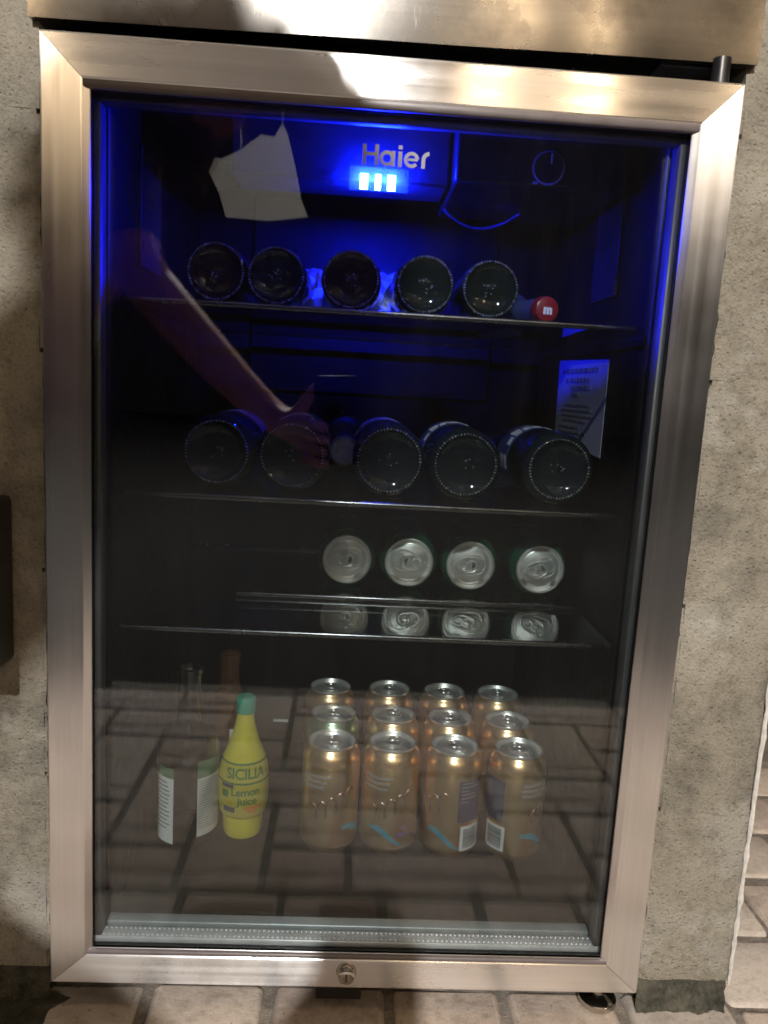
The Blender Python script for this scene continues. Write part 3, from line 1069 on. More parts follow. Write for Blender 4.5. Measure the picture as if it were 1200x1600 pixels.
for k, (x, rr_) in enumerate(row2):
    t = thing('bottle', 'large dark bottle base outwards on the second shelf, %s of five' % ORD5[k], 'bottle', (x, 0.100 + 0.003 * math.sin(k * 1.7), Z2 + 0.0347), (Matrix.Rotation(random.uniform(-0.015, 0.015), 4, 'Z') @ RX), 'bottles lying on the second shelf')
    bottle_parts(t, 0.0345, 0.298, rr_, 'dark_blue_glass', 0.0145)
    a_up = R(270)
    lb = MB().patch(0.0345, a_up - R(115), a_up + R(70), 0.088, 0.150, 22)
    lab = lb.obj('label', 'label_navy', t)
    blk = MB()
    for (d0, d1, z0, z1) in ((-66, -50, 0.095, 0.108), (-46, -32, 0.095, 0.109), (-46, -28, 0.113, 0.130), (-28, -16, 0.095, 0.109), (-25, -8, 0.113, 0.130), (-13, 2, 0.095, 0.109), (-4, 12, 0.113, 0.128), (6, 22, 0.095, 0.107)):
        blk.patch(0.0349, a_up + R(d0), a_up + R(d1), z0, z1, 5)
    blk.obj('print', 'label_pale', lab)
    MB().patch(0.0349, a_up - R(108), a_up - R(84), 0.094, 0.126, 5).obj('side_print', 'label_pale', lab)

# capped bottles lying neck outwards
RXo = Matrix.Rotation(R(90), 4, 'X')
def neck_out(label, x, y, zsh, r, capmat, length, roll, mark=None, group=None):
    t = thing('bottle', label, 'bottle', (x, y + length, zsh + r + 0.0003), RXo, group)
    prof = [(0, 0), (r - 0.003, 0), (r, 0.004), (r, length * 0.55), (r * 0.75, length * 0.68), (0.0135, length * 0.8), (0.0128, length - 0.014), (0.0128, length - 0.008), (0, length - 0.008)]
    MB().lathe(prof, 40).obj('body', 'dark_blue_glass', t)
    nteeth = 21
    cap = MB().lathe([(0.0135, length - 0.010), (0.0152, length - 0.0095), (0.0146, length - 0.006), (0.0136, length - 0.0015), (0.0122, length - 0.0002), (0, length + 0.0002)], 84,
                     lambda a, z: 1 + (0.035 * math.cos(nteeth * a) if z < length - 0.004 else 0))
    c = cap.obj('cap', capmat, t)
    return t, c, length
# red cap with a pale letter, right end of the top shelf
t = thing('capped_bottle', 'bottle lying on the top shelf with a red cap bearing a white letter m', 'bottle', (0.1435, 0.092, Z1 + 0.0124), Matrix.Rotation(R(13), 4, 'Z') @ RXo)
cap = MB().lathe([(0.0110, 0.0022), (0.0119, 0.003), (0.0117, 0.0065), (0.0115, 0.0105), (0.0108, 0.0126), (0.0094, 0.0134), (0, 0.0135)], 60, lambda a, z: 1 + (0.014 * math.cos(30 * a) if 0.0025 < z < 0.011 else 0))
cc = cap.obj('cap', 'cap_red', t)
MB().lathe([(0.0, -0.12), (0.0205, -0.12), (0.0205, -0.06), (0.0116, -0.04), (0.0114, 0.001), (0.0108, 0.0018), (0, 0.0018)], 32).obj('body', 'label_navy', t)
mk = text_mb('m', 0.0075, bold=0.0007)
mk.v = [(p[0], p[2] - 0.0038, 0.0138) for p in mk.v]
mk.obj('letter', 'paper_white', cc, smooth=False)
# one with a pale cap between the second and third big bottles
neck_out('pale-capped bottle lying neck outwards on the second shelf between dark bottles', -0.0290, 0.150, Z2 + 0.006, 0.0305, 'cap_white', 0.20, 0)
# crumpled wrappers glowing blue behind the top-shelf bottles
def wrapper(label, x, y, z, s, seed):
    rnd = random.Random(seed)
    n = 7
    v, f = [], []
    for i in range(n):
        for j in range(n):
            u, w_ = i / (n - 1) - 0.5, j / (n - 1) - 0.5
            v.append((x + u * s * 0.55 + rnd.uniform(-1, 1) * s * 0.07, y + rnd.uniform(-1, 1) * s * 0.16, z + (w_ + 0.5) * s * 0.9 + rnd.uniform(-1, 1) * s * 0.05 + (0.0 if j else 0.0)))
    zmin = min(p[2] for p in v)
    v = [(p[0], p[1], p[2] - zmin + z) for p in v]
    for i in range(n - 1):
        for j in range(n - 1):
            a = i * n + j
            f.append((a, a + n, a + n + 1, a + 1))
    L = len(v)
    v2 = [(p[0], p[1] + 0.0012, p[2]) for p in v]
    f2 = [tuple(k + L for k in q[::-1]) for q in f]
    mb = MB()
    mb.add(v + v2, f + f2)
    o = mb.obj('crumpled_wrapper', 'wrapper_film', smooth=False)
    return tag(o, label, 'wrapper', 'crumpled wrappers on the top shelf')
wrapper('bright crumpled wrapper between the middle and fourth top-shelf bottles', 0.0050, 0.205, Z1 + 0.0003, 0.056, 2)
wrapper('dimmer crumpled wrapper between the second and middle top-shelf bottles', -0.0660, 0.200, Z1 + 0.0003, 0.052, 6)

# ------------------------------------------------------------------ cans
CH = 0.122
CR = 0.0331
body_prof = [(0, 0.006), (0.016, 0.0045), (0.0215, 0.001), (0.0230, 0.0), (0.0245, 0.0006), (0.0285, 0.006), (0.0315, 0.0095), (CR, 0.0135), (CR, 0.1035)]
shoulder_prof = [(CR, 0.1035), (0.0327, 0.1065), (0.0310, 0.1115), (0.0284, 0.1160), (0.0265, 0.1180), (0.0262, 0.1190)]
lid_prof = [(0.0262, 0.1190), (0.0272, 0.1195), (0.0274, 0.1208), (0.0270, 0.1218), (0.0262, 0.1220), (0.0256, 0.1215), (0.0250, 0.1200), (0.0238, 0.1166), (0.0230, 0.1158), (0.0222, 0.1160), (0.0216, 0.1176), (0.0205, 0.1182), (0, 0.1182)]
def stadium(L, Wd, n=10, cx=0.0):
    r = Wd / 2
    h = L / 2 - r
    pts = []
    for k in range(n + 1):
        a = -PI / 2 + PI * k / n
        pts.append((cx + h + r * math.cos(a), r * math.sin(a)))
    for k in range(n + 1):
        a = PI / 2 + PI * k / n
        pts.append((cx - h + r * math.cos(a), r * math.sin(a)))
    return pts
ME = {}
ME['body_gold'] = MB().lathe(body_prof, 48).mesh('body', 'can_gold')
ME['body_green'] = MB().lathe(body_prof + shoulder_prof[1:], 48).mesh('body', 'can_green')
ME['body_pale'] = MB().lathe(body_prof, 48).mesh('body', 'can_pale_green')
ME['shoulder_gold'] = MB().lathe(shoulder_prof, 48).mesh('shoulder', 'can_gold_shoulder')
ME['shoulder_pale'] = MB().lathe(shoulder_prof, 48).mesh('shoulder', 'can_pale_green')
lidmb = MB().lathe(lid_prof, 48)
tear = []
for k in range(40):
    a = 2 * PI * k / 40
    wd = 0.0105 + 0.0052 * math.cos(a)
    tear.append((0.0185 * math.cos(a) * 0.98, wd * math.sin(a) * 1.05, 0.1182))
lidmb.tube(tear, 0.0011, 6, True)
mouth = [(0.011 + 0.0075 * math.cos(2 * PI * k / 24), 0.0068 * math.sin(2 * PI * k / 24), 0.1181) for k in range(24)]
lidmb.tube(mouth, 0.0007, 6, True)
ME['lid'] = lidmb.mesh('lid', 'aluminium')
tabmb = MB()
zt = 0.1202
tabmb.tube([(p[0], p[1], zt) for p in stadium(0.0245, 0.0150, 10, -0.003)], 0.00125, 7, True)
tabmb.tube([(p[0], p[1], zt) for p in stadium(0.0095, 0.0085, 8, -0.0095)], 0.0011, 6, True)
tabmb.tube([(0.0012 + 0.0052 * math.cos(a), 0.0052 * math.sin(a), zt) for a in [2 * PI * k / 22 for k in range(22)]], 0.0012, 6, True)
tabmb.lathe([(0, 0.1206), (0.0020, 0.1204), (0.0026, 0.1196), (0.0026, 0.1175), (0, 0.1175)], 16)
pl = [(p[0], p[1], zt - 0.0003) for p in stadium(0.010, 0.0135, 8, 0.0035)]
tabmb.add(pl + [(p[0], p[1], p[2] + 0.0005) for p in pl], [tuple(range(len(pl)))[::-1], tuple(range(len(pl), 2 * len(pl)))] + [(i, (i + 1) % len(pl), len(pl) + (i + 1) % len(pl), len(pl) + i) for i in range(len(pl))])
ME['tab'] = tabmb.mesh('tab', 'aluminium')
def can_print():
    d = {}
    d['barcode_panel'] = MB().patch(CR, 0, R(46), 0.014, 0.042, 8).mesh('barcode_panel', 'paper_white')
    b = MB()
    rnd = random.Random(4)
    z = 0.017
    while z < 0.039:
        hh = rnd.choice((0.0005, 0.0008, 0.0013))
        b.patch(CR + 0.0004, R(6), R(40), z, z + hh, 6)
        z += hh + rnd.choice((0.0006, 0.0009))
    d['barcode'] = b.mesh('barcode', 'ink_dark')
    d['facts_panel'] = MB().patch(CR, R(-2), R(50), 0.047, 0.094, 8).mesh('facts_panel', 'print_navy')
    b = MB()
    for k in range(6):
        b.patch(CR + 0.0004, R(3), R(30 + 12 * math.sin(k * 2.2)), 0.091 - k * 0.0042, 0.0922 - k * 0.0042, 5)
    d['facts_text'] = b.mesh('facts_text', 'print_grey')
    b = MB()
    for k in range(3):
        b.patch(CR, R(0), R(62 - 6 * k), 0.0905 - k * 0.006, 0.0935 - k * 0.006, 7)
    d['small_print'] = b.mesh('small_print', 'print_grey')
    # sweeping stroke
    b = MB()
    n = 16
    v = []
    for i in range(n + 1):
        u = i / n
        a = R(72 * u)
        zc = 0.034 - 0.014 * u + 0.004 * math.sin(u * 5)
        hw = 0.0035 * math.sin(PI * min(1, u * 0.95 + 0.05)) + 0.0004
        for rr_ in (CR + 0.0001, CR + 0.0004):
            v.append((rr_ * math.cos(a), rr_ * math.sin(a), zc - hw))
            v.append((rr_ * math.cos(a), rr_ * math.sin(a), zc + hw))
    f = []
    for i in range(n):
        o = 4 * i
        f += [(o + 2, o + 6, o + 7, o + 3), (o, o + 1, o + 5, o + 4), (o, o + 4, o + 6, o + 2), (o + 1, o + 3, o + 7, o + 5)]
    f += [(0, 2, 3, 1), (4 * n, 4 * n + 1, 4 * n + 3, 4 * n + 2)]
    b.add(v, f)
    d['swoosh'] = b.mesh('swoosh', 'print_cyan')
    # a looping script stroke too blurred to read
    b = MB()
    pts = []
    for i in range(60):
        u = i / 59
        a = R(-5 + 80 * u) + 0.10 * math.sin(u * 26)
        z = 0.050 + 0.020 * u + 0.010 * math.cos(u * 26)
        pts.append(((CR - 0.0002) * math.cos(a), (CR - 0.0002) * math.sin(a), z))
    b.tube(pts, 0.0011, 5)
    d['script'] = b.mesh('script', 'print_script')
    b = MB()
    b.patch(CR, R(0), R(30), 0.026, 0.031, 6)
    b.patch(CR, R(10), R(24), 0.034, 0.038, 6)
    d['fruit_print'] = b.mesh('fruit_print', 'print_purple')
    b = MB()
    b.patch(CR - 0.0006, R(0), R(58), 0.0127, 0.0146, 10)
    d['base_print'] = b.mesh('base_print', 'paper_cream')
    return d
PRN = can_print()
def can(t, kind, tab_rot, prints=()):
    link('body', ME['body_' + kind], t)
    if kind != 'green':
        link('shoulder', ME['shoulder_' + kind], t)
    ld = link('lid', ME['lid'], t)
    ld.rotation_euler = (0, 0, tab_rot)
    link('tab', ME['tab'], ld)
    for nm, ang in prints:
        o = link(nm, PRN[nm], t)
        o.rotation_euler = (0, 0, ang)
    return t
# four cans lying on the third shelf, lids outwards
ORD4 = ['leftmost', 'second from the left', 'third from the left', 'rightmost']
for k, (x, y, rot) in enumerate(((-0.0217, 0.222, 0), (0.0512, 0.222, 172), (0.1216, 0.220, 5), (0.1975, 0.216, 20))):
    t = thing('drink_can', 'green can lying lid outwards on the third shelf, %s of the four' % ORD4[k], 'can', (x, y + CH, Z3 + CR + 0.0002), Matrix.Rotation(random.uniform(-0.03, 0.03), 4, 'Z') @ RXo, 'cans lying on the third shelf')
    can(t, 'green', R(rot))
# twelve standing cans
zf = LZ0 + 0.0004
F_ = -PI / 2
front = [(-0.0262, 0.2134, [('small_print', F_ - R(62)), ('script', F_ - R(30)), ('base_print', F_ + R(5)), ('swoosh', F_ + R(25))]),
         (0.0432, 0.2145, [('small_print', F_ - R(60)), ('script', F_ - R(35)), ('swoosh', F_ - R(45)), ('fruit_print', F_ + R(12)), ('base_print', F_ - R(5))]),
         (0.1146, 0.2110, [('barcode_panel', F_ + R(14)), ('barcode', F_ + R(14)), ('facts_panel', F_ + R(8)), ('facts_text', F_ + R(8)), ('script', F_ - R(95)), ('swoosh', F_ - R(58))]),
         (0.1885, 0.2090, [('barcode_panel', F_ - R(74)), ('barcode', F_ - R(74)), ('facts_panel', F_ - R(84)), ('small_print', F_ + R(0)), ('swoosh', F_ + R(2)), ('script', F_ + R(18))])]
mid = [(-0.0265, 0.2895), (0.0478, 0.2915), (0.1184, 0.2892), (0.1904, 0.2860)]
rear = [(-0.0326, 0.3750), (0.0470, 0.3755), (0.1210, 0.3725), (0.1940, 0.3725)]
for nm, row in (('front', front), ('middle', mid), ('back', rear)):
    for k, it in enumerate(row):
        kind = 'pale' if (nm == 'middle' and k == 0) else 'gold'
        colr = 'pale green' if kind == 'pale' else 'gold'
        t = thing('drink_can', '%s can standing on the fridge floor, %s in the %s row' % (colr, ORD4[k], nm), 'can', (it[0], it[1], zf), None, 'cans standing on the fridge floor')
        t.scale = (1, 1, 1.05)
        can(t, kind, random.uniform(-0.6, 0.6) + PI / 2 + (PI if k % 2 else 0), it[2] if len(it) > 2 else ())

# ------------------------------------------------------------------ lemon juice bottle
t = thing('lemon_juice_bottle', 'yellow plastic lemon juice bottle with green cap', 'bottle', (-0.1280, 0.2320, zf))
t.scale = (0.89, 0.89, 0.91)
lp = [(0, 0.002), (0.020, 0.0), (0.0235, 0.002), (0.0255, 0.008), (0.0258, 0.020), (0.0262, 0.030), (0.0300, 0.034), (0.0318, 0.045), (0.0325, 0.060), (0.0322, 0.078), (0.0308, 0.092), (0.0275, 0.105),
      (0.0225, 0.118), (0.0172, 0.132), (0.0133, 0.146), (0.0112, 0.158), (0.0106, 0.166), (0, 0.166)]
MB().lathe(lp, 48).obj('body', 'lemon_yellow', t)
def lemon_r(z):
    for (r0, z0), (r1, z1) in zip(lp[1:], lp[2:]):
        if z0 <= z <= z1:
            return r0 + (r1 - r0) * (z - z0) / max(1e-6, z1 - z0)
    return 0.02
cp = MB().lathe([(0.0100, 0.164), (0.0122, 0.1642), (0.0124, 0.166), (0.0120, 0.183), (0.0112, 0.1845), (0.0095, 0.185), (0, 0.185)], 60, lambda a, z: 1 + (0.012 * math.cos(30 * a) if 0.165 < z < 0.184 else 0))
cp.obj('cap', 'cap_green', t)
lab = MB().patch(lemon_r, F_ - R(100), F_ + R(100), 0.036, 0.106, 28, 0.0003).obj('label', 'lemon_label', t)
bd = MB()
bd.patch(lambda z: lemon_r(z) + 0.0004, F_ - R(98), F_ + R(98), 0.1040, 0.1062, 28)
bd.patch(lambda z: lemon_r(z) + 0.0004, F_ - R(98), F_ + R(98), 0.0800, 0.0822, 28)
bd.obj('band', 'print_green', lab)
tx = wrap_text(text_mb('SICILIA', 0.0125, 0.95, 0.0004), lambda z: lemon_r(z) + 0.0002, F_ + R(12), 0.0875, 0.0007)
tx.obj('lettering', 'print_green', lab, smooth=False)
tx = wrap_text(text_mb('Lemon', 0.0100, 0.95, 0.0003), lambda z: lemon_r(z) + 0.0002, F_ + R(12), 0.0655, 0.0007)
tx.obj('lettering', 'print_green', lab, smooth=False)
tx = wrap_text(text_mb('Juice', 0.0100, 0.95, 0.0003), lambda z: lemon_r(z) + 0.0002, F_ + R(16), 0.0535, 0.0007)
tx.obj('lettering', 'print_green', lab, smooth=False)
MB().patch(lambda z: lemon_r(z) + 0.0004, F_ - R(48), F_ - R(16), 0.0750, 0.0795, 8).obj('print_block', 'print_navy', lab)
MB().patch(lambda z: lemon_r(z) + 0.0004, F_ - R(46), F_ - R(28), 0.062, 0.071, 6).obj('print_block', 'print_green', lab)
MB().patch(lambda z: lemon_r(z) + 0.0004, F_ - R(42), F_ - R(12), 0.042, 0.0495, 8).obj('print_block', 'print_navy', lab)
og = MB()
og.patch(lambda z: lemon_r(z) + 0.0004, F_ + R(8), F_ + R(50), 0.0465, 0.0505, 8)
og.patch(lambda z: lemon_r(z) + 0.0004, F_ + R(16), F_ + R(40), 0.0415, 0.0460, 8)
og.obj('fruit_print', 'print_orange', lab)

# ------------------------------------------------------------------ clear bottle
t = thing('glass_bottle', 'clear glass bottle with white side labels beside the lemon juice', 'bottle', (-0.1905, 0.2235, zf))
co = [(0, 0.004), (0.026, 0.001), (0.030, 0.0), (0.0332, 0.003), (0.0342, 0.008), (0.0342, 0.112), (0.0336, 0.119), (0.0312, 0.126), (0.0260, 0.1315), (0.0195, 0.135), (0.0155, 0.139), (0.0138, 0.146), (0.0132, 0.160), (0.0132, 0.196), (0.0148, 0.197), (0.0148, 0.203), (0.0130, 0.204)]
ci = [(0.0115, 0.204), (0.0112, 0.160), (0.0120, 0.146), (0.0140, 0.1375), (0.0188, 0.133), (0.0252, 0.1292), (0.0300, 0.124), (0.0320, 0.118), (0.0325, 0.112), (0.0325, 0.010), (0.030, 0.006), (0.0, 0.007)]
MB().lathe(co + ci, 56).obj('body', 'clear_glass', t)
lab = MB().patch(0.0342, F_ - R(95), F_ - R(17), 0.006, 0.084, 12).obj('label', 'paper_white', t)
lab2 = MB().patch(0.0342, F_ + R(28), F_ + R(100), 0.014, 0.084, 12).obj('label', 'paper_cream', t)
MB().patch(0.0342, F_ - R(95), F_ - R(17), 0.0842, 0.096, 12).obj('green_band', 'label_green', t)
MB().patch(0.0342, F_ + R(28), F_ + R(100), 0.0842, 0.104, 12).obj('green_band', 'label_green', t)
b = MB()
rnd = random.Random(8)
for k in range(12):
    z = 0.078 - k * 0.0050
    b.patch(0.0346, F_ - R(58 + rnd.uniform(-6, 14)), F_ - R(23 + rnd.uniform(0, 8)), z, z + 0.0013, 6)
b.obj('print', 'ink_faint', lab)
b = MB()
for k in range(20):
    z = 0.080 - k * 0.0030
    b.patch(0.0346, F_ + R(31), F_ + R(78 + rnd.uniform(-10, 10)), z, z + 0.0007, 6)
b.obj('print', 'ink_faint', lab2)

# amber bottle behind
t = thing('amber_bottle', 'brown glass bottle standing behind the lemon juice', 'bottle', (-0.163, 0.345, zf))
t.scale = (0.95, 0.95, 0.78)
ao = [(0, 0.003), (0.026, 0.0), (0.0300, 0.003), (0.0305, 0.008), (0.0305, 0.120), (0.0285, 0.135), (0.0210, 0.156), (0.0150, 0.174), (0.0132, 0.190), (0.0130, 0.222), (0.0146, 0.223), (0.0146, 0.229), (0.0120, 0.230)]
ai = [(0.0105, 0.230), (0.0110, 0.190), (0.0130, 0.172), (0.0192, 0.154), (0.0265, 0.133), (0.0285, 0.118), (0.0285, 0.009), (0.0, 0.008)]
MB().lathe(ao + ai, 48).obj('body', 'amber_glass', t)
MB().patch(0.0305, F_ + R(10), F_ + R(80), 0.070, 0.112, 10).obj('label', 'paper_cream', t)

# ------------------------------------------------------------------ the photographer and phone (seen in the glass)
def basis(p, rgt, up):
    return CAM + c_right * rgt + c_up * up - c_fwd * p
t = thing('phone', 'dark phone held up in front of the fridge door, mirrored in its glass', 'phone')
ph = MB()
x0, x1, z0_, z1_ = -0.062, 0.013, -0.132, 0.016
corner = []
for (cx, cz, a0) in ((x1 - 0.011, z1_ - 0.011, 0), (x0 + 0.011, z1_ - 0.011, 90), (x0 + 0.011, z0_ + 0.011, 180), (x1 - 0.011, z0_ + 0.011, 270)):
    for k in range(7):
        a = R(a0 + 15 * k)
        corner.append((cx + 0.011 * math.cos(a), cz + 0.011 * math.sin(a)))
n = len(corner)
fv = [basis(0.008, a, b) for a, b in corner]
bv = [basis(0.0165, a, b) for a, b in corner]
ph.add(fv + bv, [tuple(range(n)), tuple(range(n, 2 * n))[::-1]] + [(i, n + i, n + (i + 1) % n, (i + 1) % n) for i in range(n)])
ph.obj('case', 'phone_black', t)
rg = MB().tube([basis(0.0075, 0.0075 * math.cos(a), 0.0075 * math.sin(a)) for a in [2 * PI * k / 24 for k in range(24)]], 0.0012, 6, True)
rg.obj('lens_ring', 'chrome', t)

def person():
    verts, edges, rad, tagm = [], [], [], []
    def V(p, r, m, link_to=None):
        verts.append(Vector(p))
        rad.append(r)
        tagm.append(m)
        if link_to is not None:
            edges.append((link_to, len(verts) - 1))
        return len(verts) - 1
    SK, SH, TR, HA, FO = 0, 1, 2, 3, 4
    pel = V((-0.83, -1.32, 0.80), 0.135, TR)
    s1 = V((-0.76, -1.24, 0.89), 0.135, SH, pel)
    s2 = V((-0.60, -1.14, 0.98), 0.150, SH, s1)
    s3 = V((-0.47, -1.06, 1.05), 0.160, SH, s2)
    s4 = V((-0.37, -1.00, 1.09), 0.135, SH, s3)
    nk = V((-0.29, -0.95, 1.13), 0.058, SK, s4)
    h1 = V((-0.23, -0.90, 1.14), 0.068, SK, nk)
    h2 = V((-0.19, -0.87, 1.175), 0.088, SK, h1)
    h3 = V((-0.17, -0.865, 1.225), 0.088, HA, h2)
    h4 = V((-0.16, -0.87, 1.27), 0.055, HA, h3)
    V((-0.15, -0.785, 1.15), 0.014, SK, h2)          # nose
    # arm that holds the phone
    a0 = V((-0.46, -0.93, 1.04), 0.084, SH, s4)
    a1 = V((-0.465, -0.88, 0.93), 0.070, SH, a0)
    a2 = V((-0.45, -0.84, 0.83), 0.060, SH, a1)
    a3 = V((-0.425, -0.815, 0.765), 0.048, SK, a2)
    a4 = V((-0.33, -0.77, 0.665), 0.046, SK, a3)
    a5 = V((-0.22, -0.725, 0.562), 0.036, SK, a4)
    a6 = V((-0.155, -0.700, 0.510), 0.029, SK, a5)
    p1 = V((-0.120, -0.678, 0.490), 0.026, SK, a6)
    p2 = V((-0.098, -0.664, 0.485), 0.022, SK, p1)
    for k in range(4):                                  # fingers reach round the back of the phone
        z = 0.505 - 0.020 * k
        f1 = V((-0.092, -0.645, z + 0.004), 0.0095, SK, p2)
        f2 = V((-0.078, -0.625, z), 0.0088, SK, f1)
        f3 = V((-0.058 + 0.004 * (k % 2), -0.622 + 0.006 * (0.51 - z) / 0.06, z - 0.004), 0.0078, SK, f2)
    t1 = V((-0.105, -0.668, 0.535), 0.012, SK, p1)
    t2 = V((-0.088, -0.660, 0.560), 0.0105, SK, t1)
    V((-0.074, -0.658, 0.578), 0.009, SK, t2)
    # other arm, hand resting on the thigh
    b0 = V((-0.47, -1.14, 1.10), 0.078, SH, s4)
    b1 = V((-0.50, -1.15, 0.98), 0.064, SH, b0)
    b2 = V((-0.53, -1.12, 0.86), 0.050, SH, b1)
    b3 = V((-0.58, -1.08, 0.74), 0.042, SK, b2)
    b4 = V((-0.63, -1.05, 0.645), 0.030, SK, b3)
    b5 = V((-0.65, -1.03, 0.60), 0.030, SK, b4)
    for k in range(4):
        f1 = V((-0.675 + 0.018 * k, -0.985, 0.590), 0.009, SK, b5)
        V((-0.680 + 0.020 * k, -0.955, 0.572), 0.008, SK, f1)
    t1 = V((-0.622, -1.005, 0.605), 0.011, SK, b5)
    V((-0.605, -0.985, 0.590), 0.009, SK, t1)
    # legs, knees bent
    for (hx, hy, kx, ky, kz, ax, ay) in ((-0.74, -1.36, -0.64, -1.00, 0.53, -0.66, -1.18), (-0.94, -1.28, -0.96, -0.92, 0.55, -0.98, -1.12)):
        l0 = V((hx, hy, 0.76), 0.105, TR, pel)
        l1 = V(((hx + kx) / 2, (hy + ky) / 2, (0.76 + kz) / 2), 0.090, TR, l0)
        l2 = V((kx, ky, kz), 0.068, TR, l1)
        l3 = V(((kx + ax) / 2, (ky + ay) / 2 - 0.02, (kz + 0.1) / 2 + 0.04), 0.062, TR, l2)
        l4 = V((ax, ay, 0.11), 0.048, TR, l3)
        l5 = V((ax, ay + 0.01, 0.055), 0.045, FO, l4)
        l6 = V((ax + 0.02, ay + 0.10, 0.042), 0.042, FO, l5)
        V((ax + 0.03, ay + 0.18, 0.034), 0.032, FO, l6)
    me = bpy.data.meshes.new('person')
    me.from_pydata([tuple(v) for v in verts], edges, [])
    o = bpy.data.objects.new('person', me)
    COL.objects.link(o)
    sk = o.modifiers.new('skin', 'SKIN')
    sk.use_smooth_shade = True
    for i, sv in enumerate(me.skin_vertices[0].data):
        sv.radius = (rad[i], rad[i])
        sv.use_root = (i == 0)
    ss = o.modifiers.new('sub', 'SUBSURF')
    ss.levels = 2
    ss.render_levels = 2
    dg = bpy.context.evaluated_depsgraph_get()
    dg.update()
    out = bpy.data.meshes.new_from_object(o.evaluated_get(dg))
    bpy.data.objects.remove(o)
    out.materials.clear()
    for nme in ('skin', 'shirt_grey', 'trousers_dark', 'hair_brown', 'shoe_dark'):
        out.materials.append(M[nme])
    segs = [(verts[a], verts[b], tagm[b], max(rad[a], rad[b])) for a, b in edges]
    for p in out.polygons:
        c = p.center
        best, bm_ = 1e9, 0
        for a, b, tm, rr_ in segs:
            ab = b - a
            u = max(0, min(1, (c - a).dot(ab) / ab.length_squared))
            d = (a + ab * u - c).length / rr_
            if d < best:
                best, bm_ = d, tm
        p.material_index = bm_
        p.use_smooth = True
    for v_ in out.vertices:
        pass
    shirt_v = set()
    for p in out.polygons:
        if p.material_index == 1:
            shirt_v.update(p.vertices)
    nrm = [v_.normal.copy() for v_ in out.vertices]
    for i in shirt_v:
        c = out.vertices[i].co
        out.vertices[i].co = c + nrm[i] * 0.016 * (noise.fractal(c * 13, 1.0, 2.0, 3) + 0.25)
    bo = link('person', out)
    hb = MB()
    rnd = random.Random(11)
    hc = Vector((-0.185, -0.875, 1.205))
    for k in range(420):
        d = Vector((rnd.gauss(0, 1), rnd.gauss(0, 1), rnd.gauss(0, 1))).normalized()
        if d.y > 0.45 and d.z < 0.35:
            continue
        if d.z < -0.72:
            continue
        b0 = hc + Vector((d.x * 0.078, d.y * 0.088, d.z * 0.10))
        tip = b0 + (d * 0.6 + Vector((rnd.uniform(-.5, .5), rnd.uniform(-.5, .5), -0.8))).normalized() * rnd.uniform(0.03, 0.06)
        hb.tube([b0, (b0 + tip) / 2 + d * 0.010, tip], [0.009, 0.007, 0.0008], 5)
    hb.obj('hair', 'hair_brown', bo)
    return tag(bo, 'person in grey shirt and dark trousers bending down, arm holding a phone', 'person')
person()

# ------------------------------------------------------------------ what the glass and steel mirror behind the camera
structure(MB().box(-4.5, 4.5, -6.0, 1.2, 2.90, 2.98).obj('ceiling', 'ceiling_paint', smooth=False))
t = thing('pale_backdrop', 'added pale sheet shaped to give the bright patch in the upper left of the glass', 'backdrop', (-0.80, -5.0, 0))
cp_ = [(-0.302, 2.064), (-0.186, 2.044), (-0.059, 2.113), (0.079, 2.22), (0.166, 2.21), (0.218, 2.303), (0.255, 2.232), (0.319, 2.016), (0.366, 1.812), (0.414, 1.706), (0.149, 1.664), (-0.147, 1.67), (-0.198, 1.825), (-0.265, 1.952)]  # outline cut to match a pale mirrored patch, the sheet itself is made up
n = len(cp_)
MB().add([(x, 0.012, z) for x, z in cp_] + [(x, -0.012, z) for x, z in cp_], [tuple(range(n)), tuple(range(n, 2 * n))[::-1]] + [(i, n + i, n + (i + 1) % n, (i + 1) % n) for i in range(n)]).obj('pale_sheet', 'pale_patch', t, smooth=False)
for i in (0, 2, 5):
    MB().tube([(cp_[i][0], 0, cp_[i][1] - 0.02), (cp_[i][0], 0, 2.90)], 0.004, 6).obj('cord', 'lamp_metal', t)

# grit and crumbs lying on the paving along the foot of the fridge
rnd = random.Random(33)
gr = MB()
for k in range(170):
    x = rnd.uniform(-0.30, 0.45)
    y = 0.035 - abs(rnd.gauss(0, 0.05))
    sz = rnd.uniform(0.0004, 0.0012)
    o = Vector((x, y, 0.0006 + sz * 0.4))
    v = [o + Vector(d) * sz * rnd.uniform(0.6, 1.2) for d in ((1, 0, 0), (0, 1, 0), (-1, 0, 0), (0, -1, 0), (0, 0, 1), (0, 0, -1))]
    gr.add(v, [(0, 1, 4), (1, 2, 4), (2, 3, 4), (3, 0, 4), (1, 0, 5), (2, 1, 5), (3, 2, 5), (0, 3, 5)])
go = gr.obj('grit', 'joint_sand', smooth=False)
go['kind'] = 'stuff'
tag(go, 'loose grit and crumbs on the paving below the fridge door', 'grit')

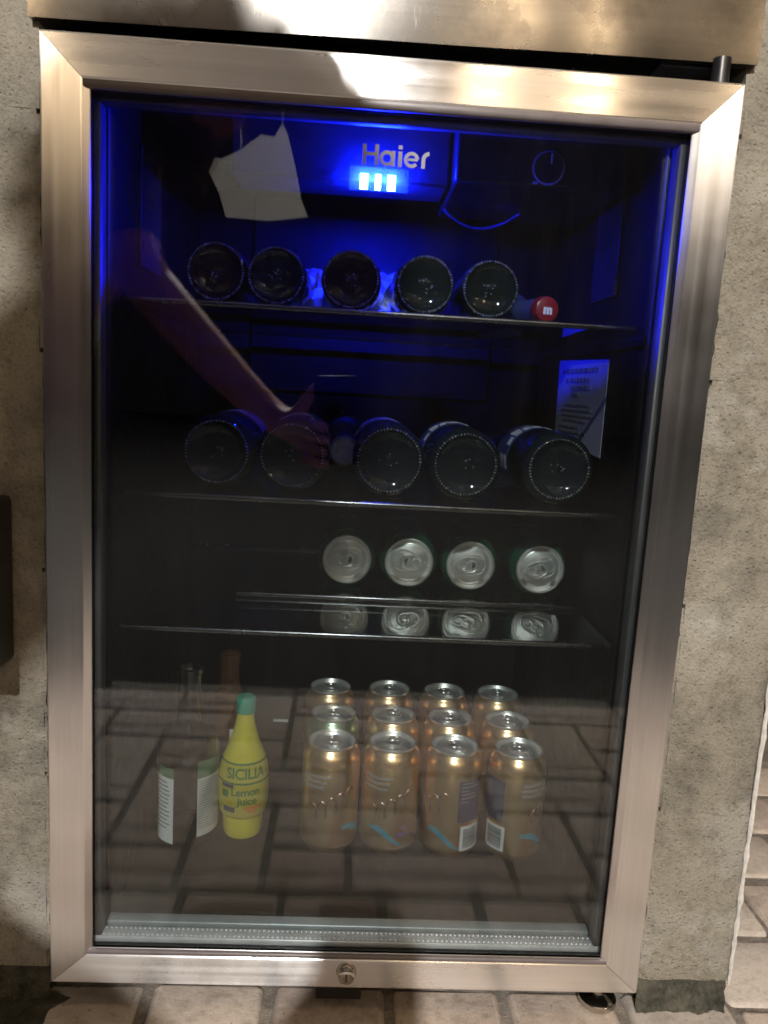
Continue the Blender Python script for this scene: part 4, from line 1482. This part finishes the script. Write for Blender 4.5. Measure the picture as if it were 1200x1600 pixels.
# ------------------------------------------------------------------ lamps
def bulb(label, x, y, z, power, group):
    t = thing('pendant_bulb', label, 'lamp', (x, y, z), None, group)
    MB().tube([(0, 0, 0.075), (0, 0, 2.90 - z)], 0.003, 6).obj('cord', 'lamp_metal', t)
    MB().lathe([(0, 0.08), (0.014, 0.078), (0.017, 0.07), (0.017, 0.034), (0.0, 0.034)], 20).obj('socket', 'lamp_metal', t)
    MB().lathe([(0, -0.030), (0.014, -0.027), (0.025, -0.016), (0.029, 0.0), (0.025, 0.016), (0.016, 0.030), (0.014, 0.033), (0, 0.033)], 20).obj('bulb', 'bulb_emit', t)
    ld = bpy.data.lights.new('bulb_light', 'POINT')
    ld.energy = power
    ld.color = (1.0, 0.72, 0.44)
    ld.shadow_soft_size = 0.04
    lo = link('bulb_light', ld, t)
    lo.location = (0, 0.0, -0.075)
for lab_, x, y, z in (('warm pendant bulb nearest the camera on the right', 0.62, -3.7, 2.15), ('warm pendant bulb second from the right end', 1.12, -3.7, 2.10),
                      ('warm pendant bulb at the far right end', 1.9, -3.3, 2.15), ('warm pendant bulb at the far left end', -1.7, -3.5, 2.15), ('added warm fill bulb hanging right beside the fridge', 1.5, -0.9, 2.1)):  # last bulb is added as warm fill light, out of view
    bulb(lab_, x, y, z, BULB_POWER, 'warm pendant bulbs behind the camera')
t = thing('flood_lamp', 'white flood lamp with a metal shade hanging behind the camera', 'lamp', (-0.29, -3.0, 2.52))
MB().tube([(0, 0, 0.10), (0, 0, 0.38)], 0.008, 8).obj('stem', 'lamp_metal', t)
MB().lathe([(0.0, 0.108), (0.05, 0.104), (0.075, 0.07), (0.10, 0.0), (0.112, -0.035), (0.115, -0.035), (0.103, 0.002), (0.078, 0.073), (0.052, 0.109), (0.0, 0.112)], 32).obj('shade', 'lamp_metal', t)
MB().lathe([(0, -0.028), (0.02, -0.022), (0.03, 0.0), (0.026, 0.02), (0.016, 0.06), (0, 0.06)], 20).obj('bulb', 'flood_emit', t)
ld = bpy.data.lights.new('flood_light', 'POINT')
ld.energy = FLOOD_POWER
ld.color = (1.0, 0.955, 0.91)
ld.shadow_soft_size = 0.035
lo = link('flood_light', ld, t)
lo.location = (0, 0, -0.07)
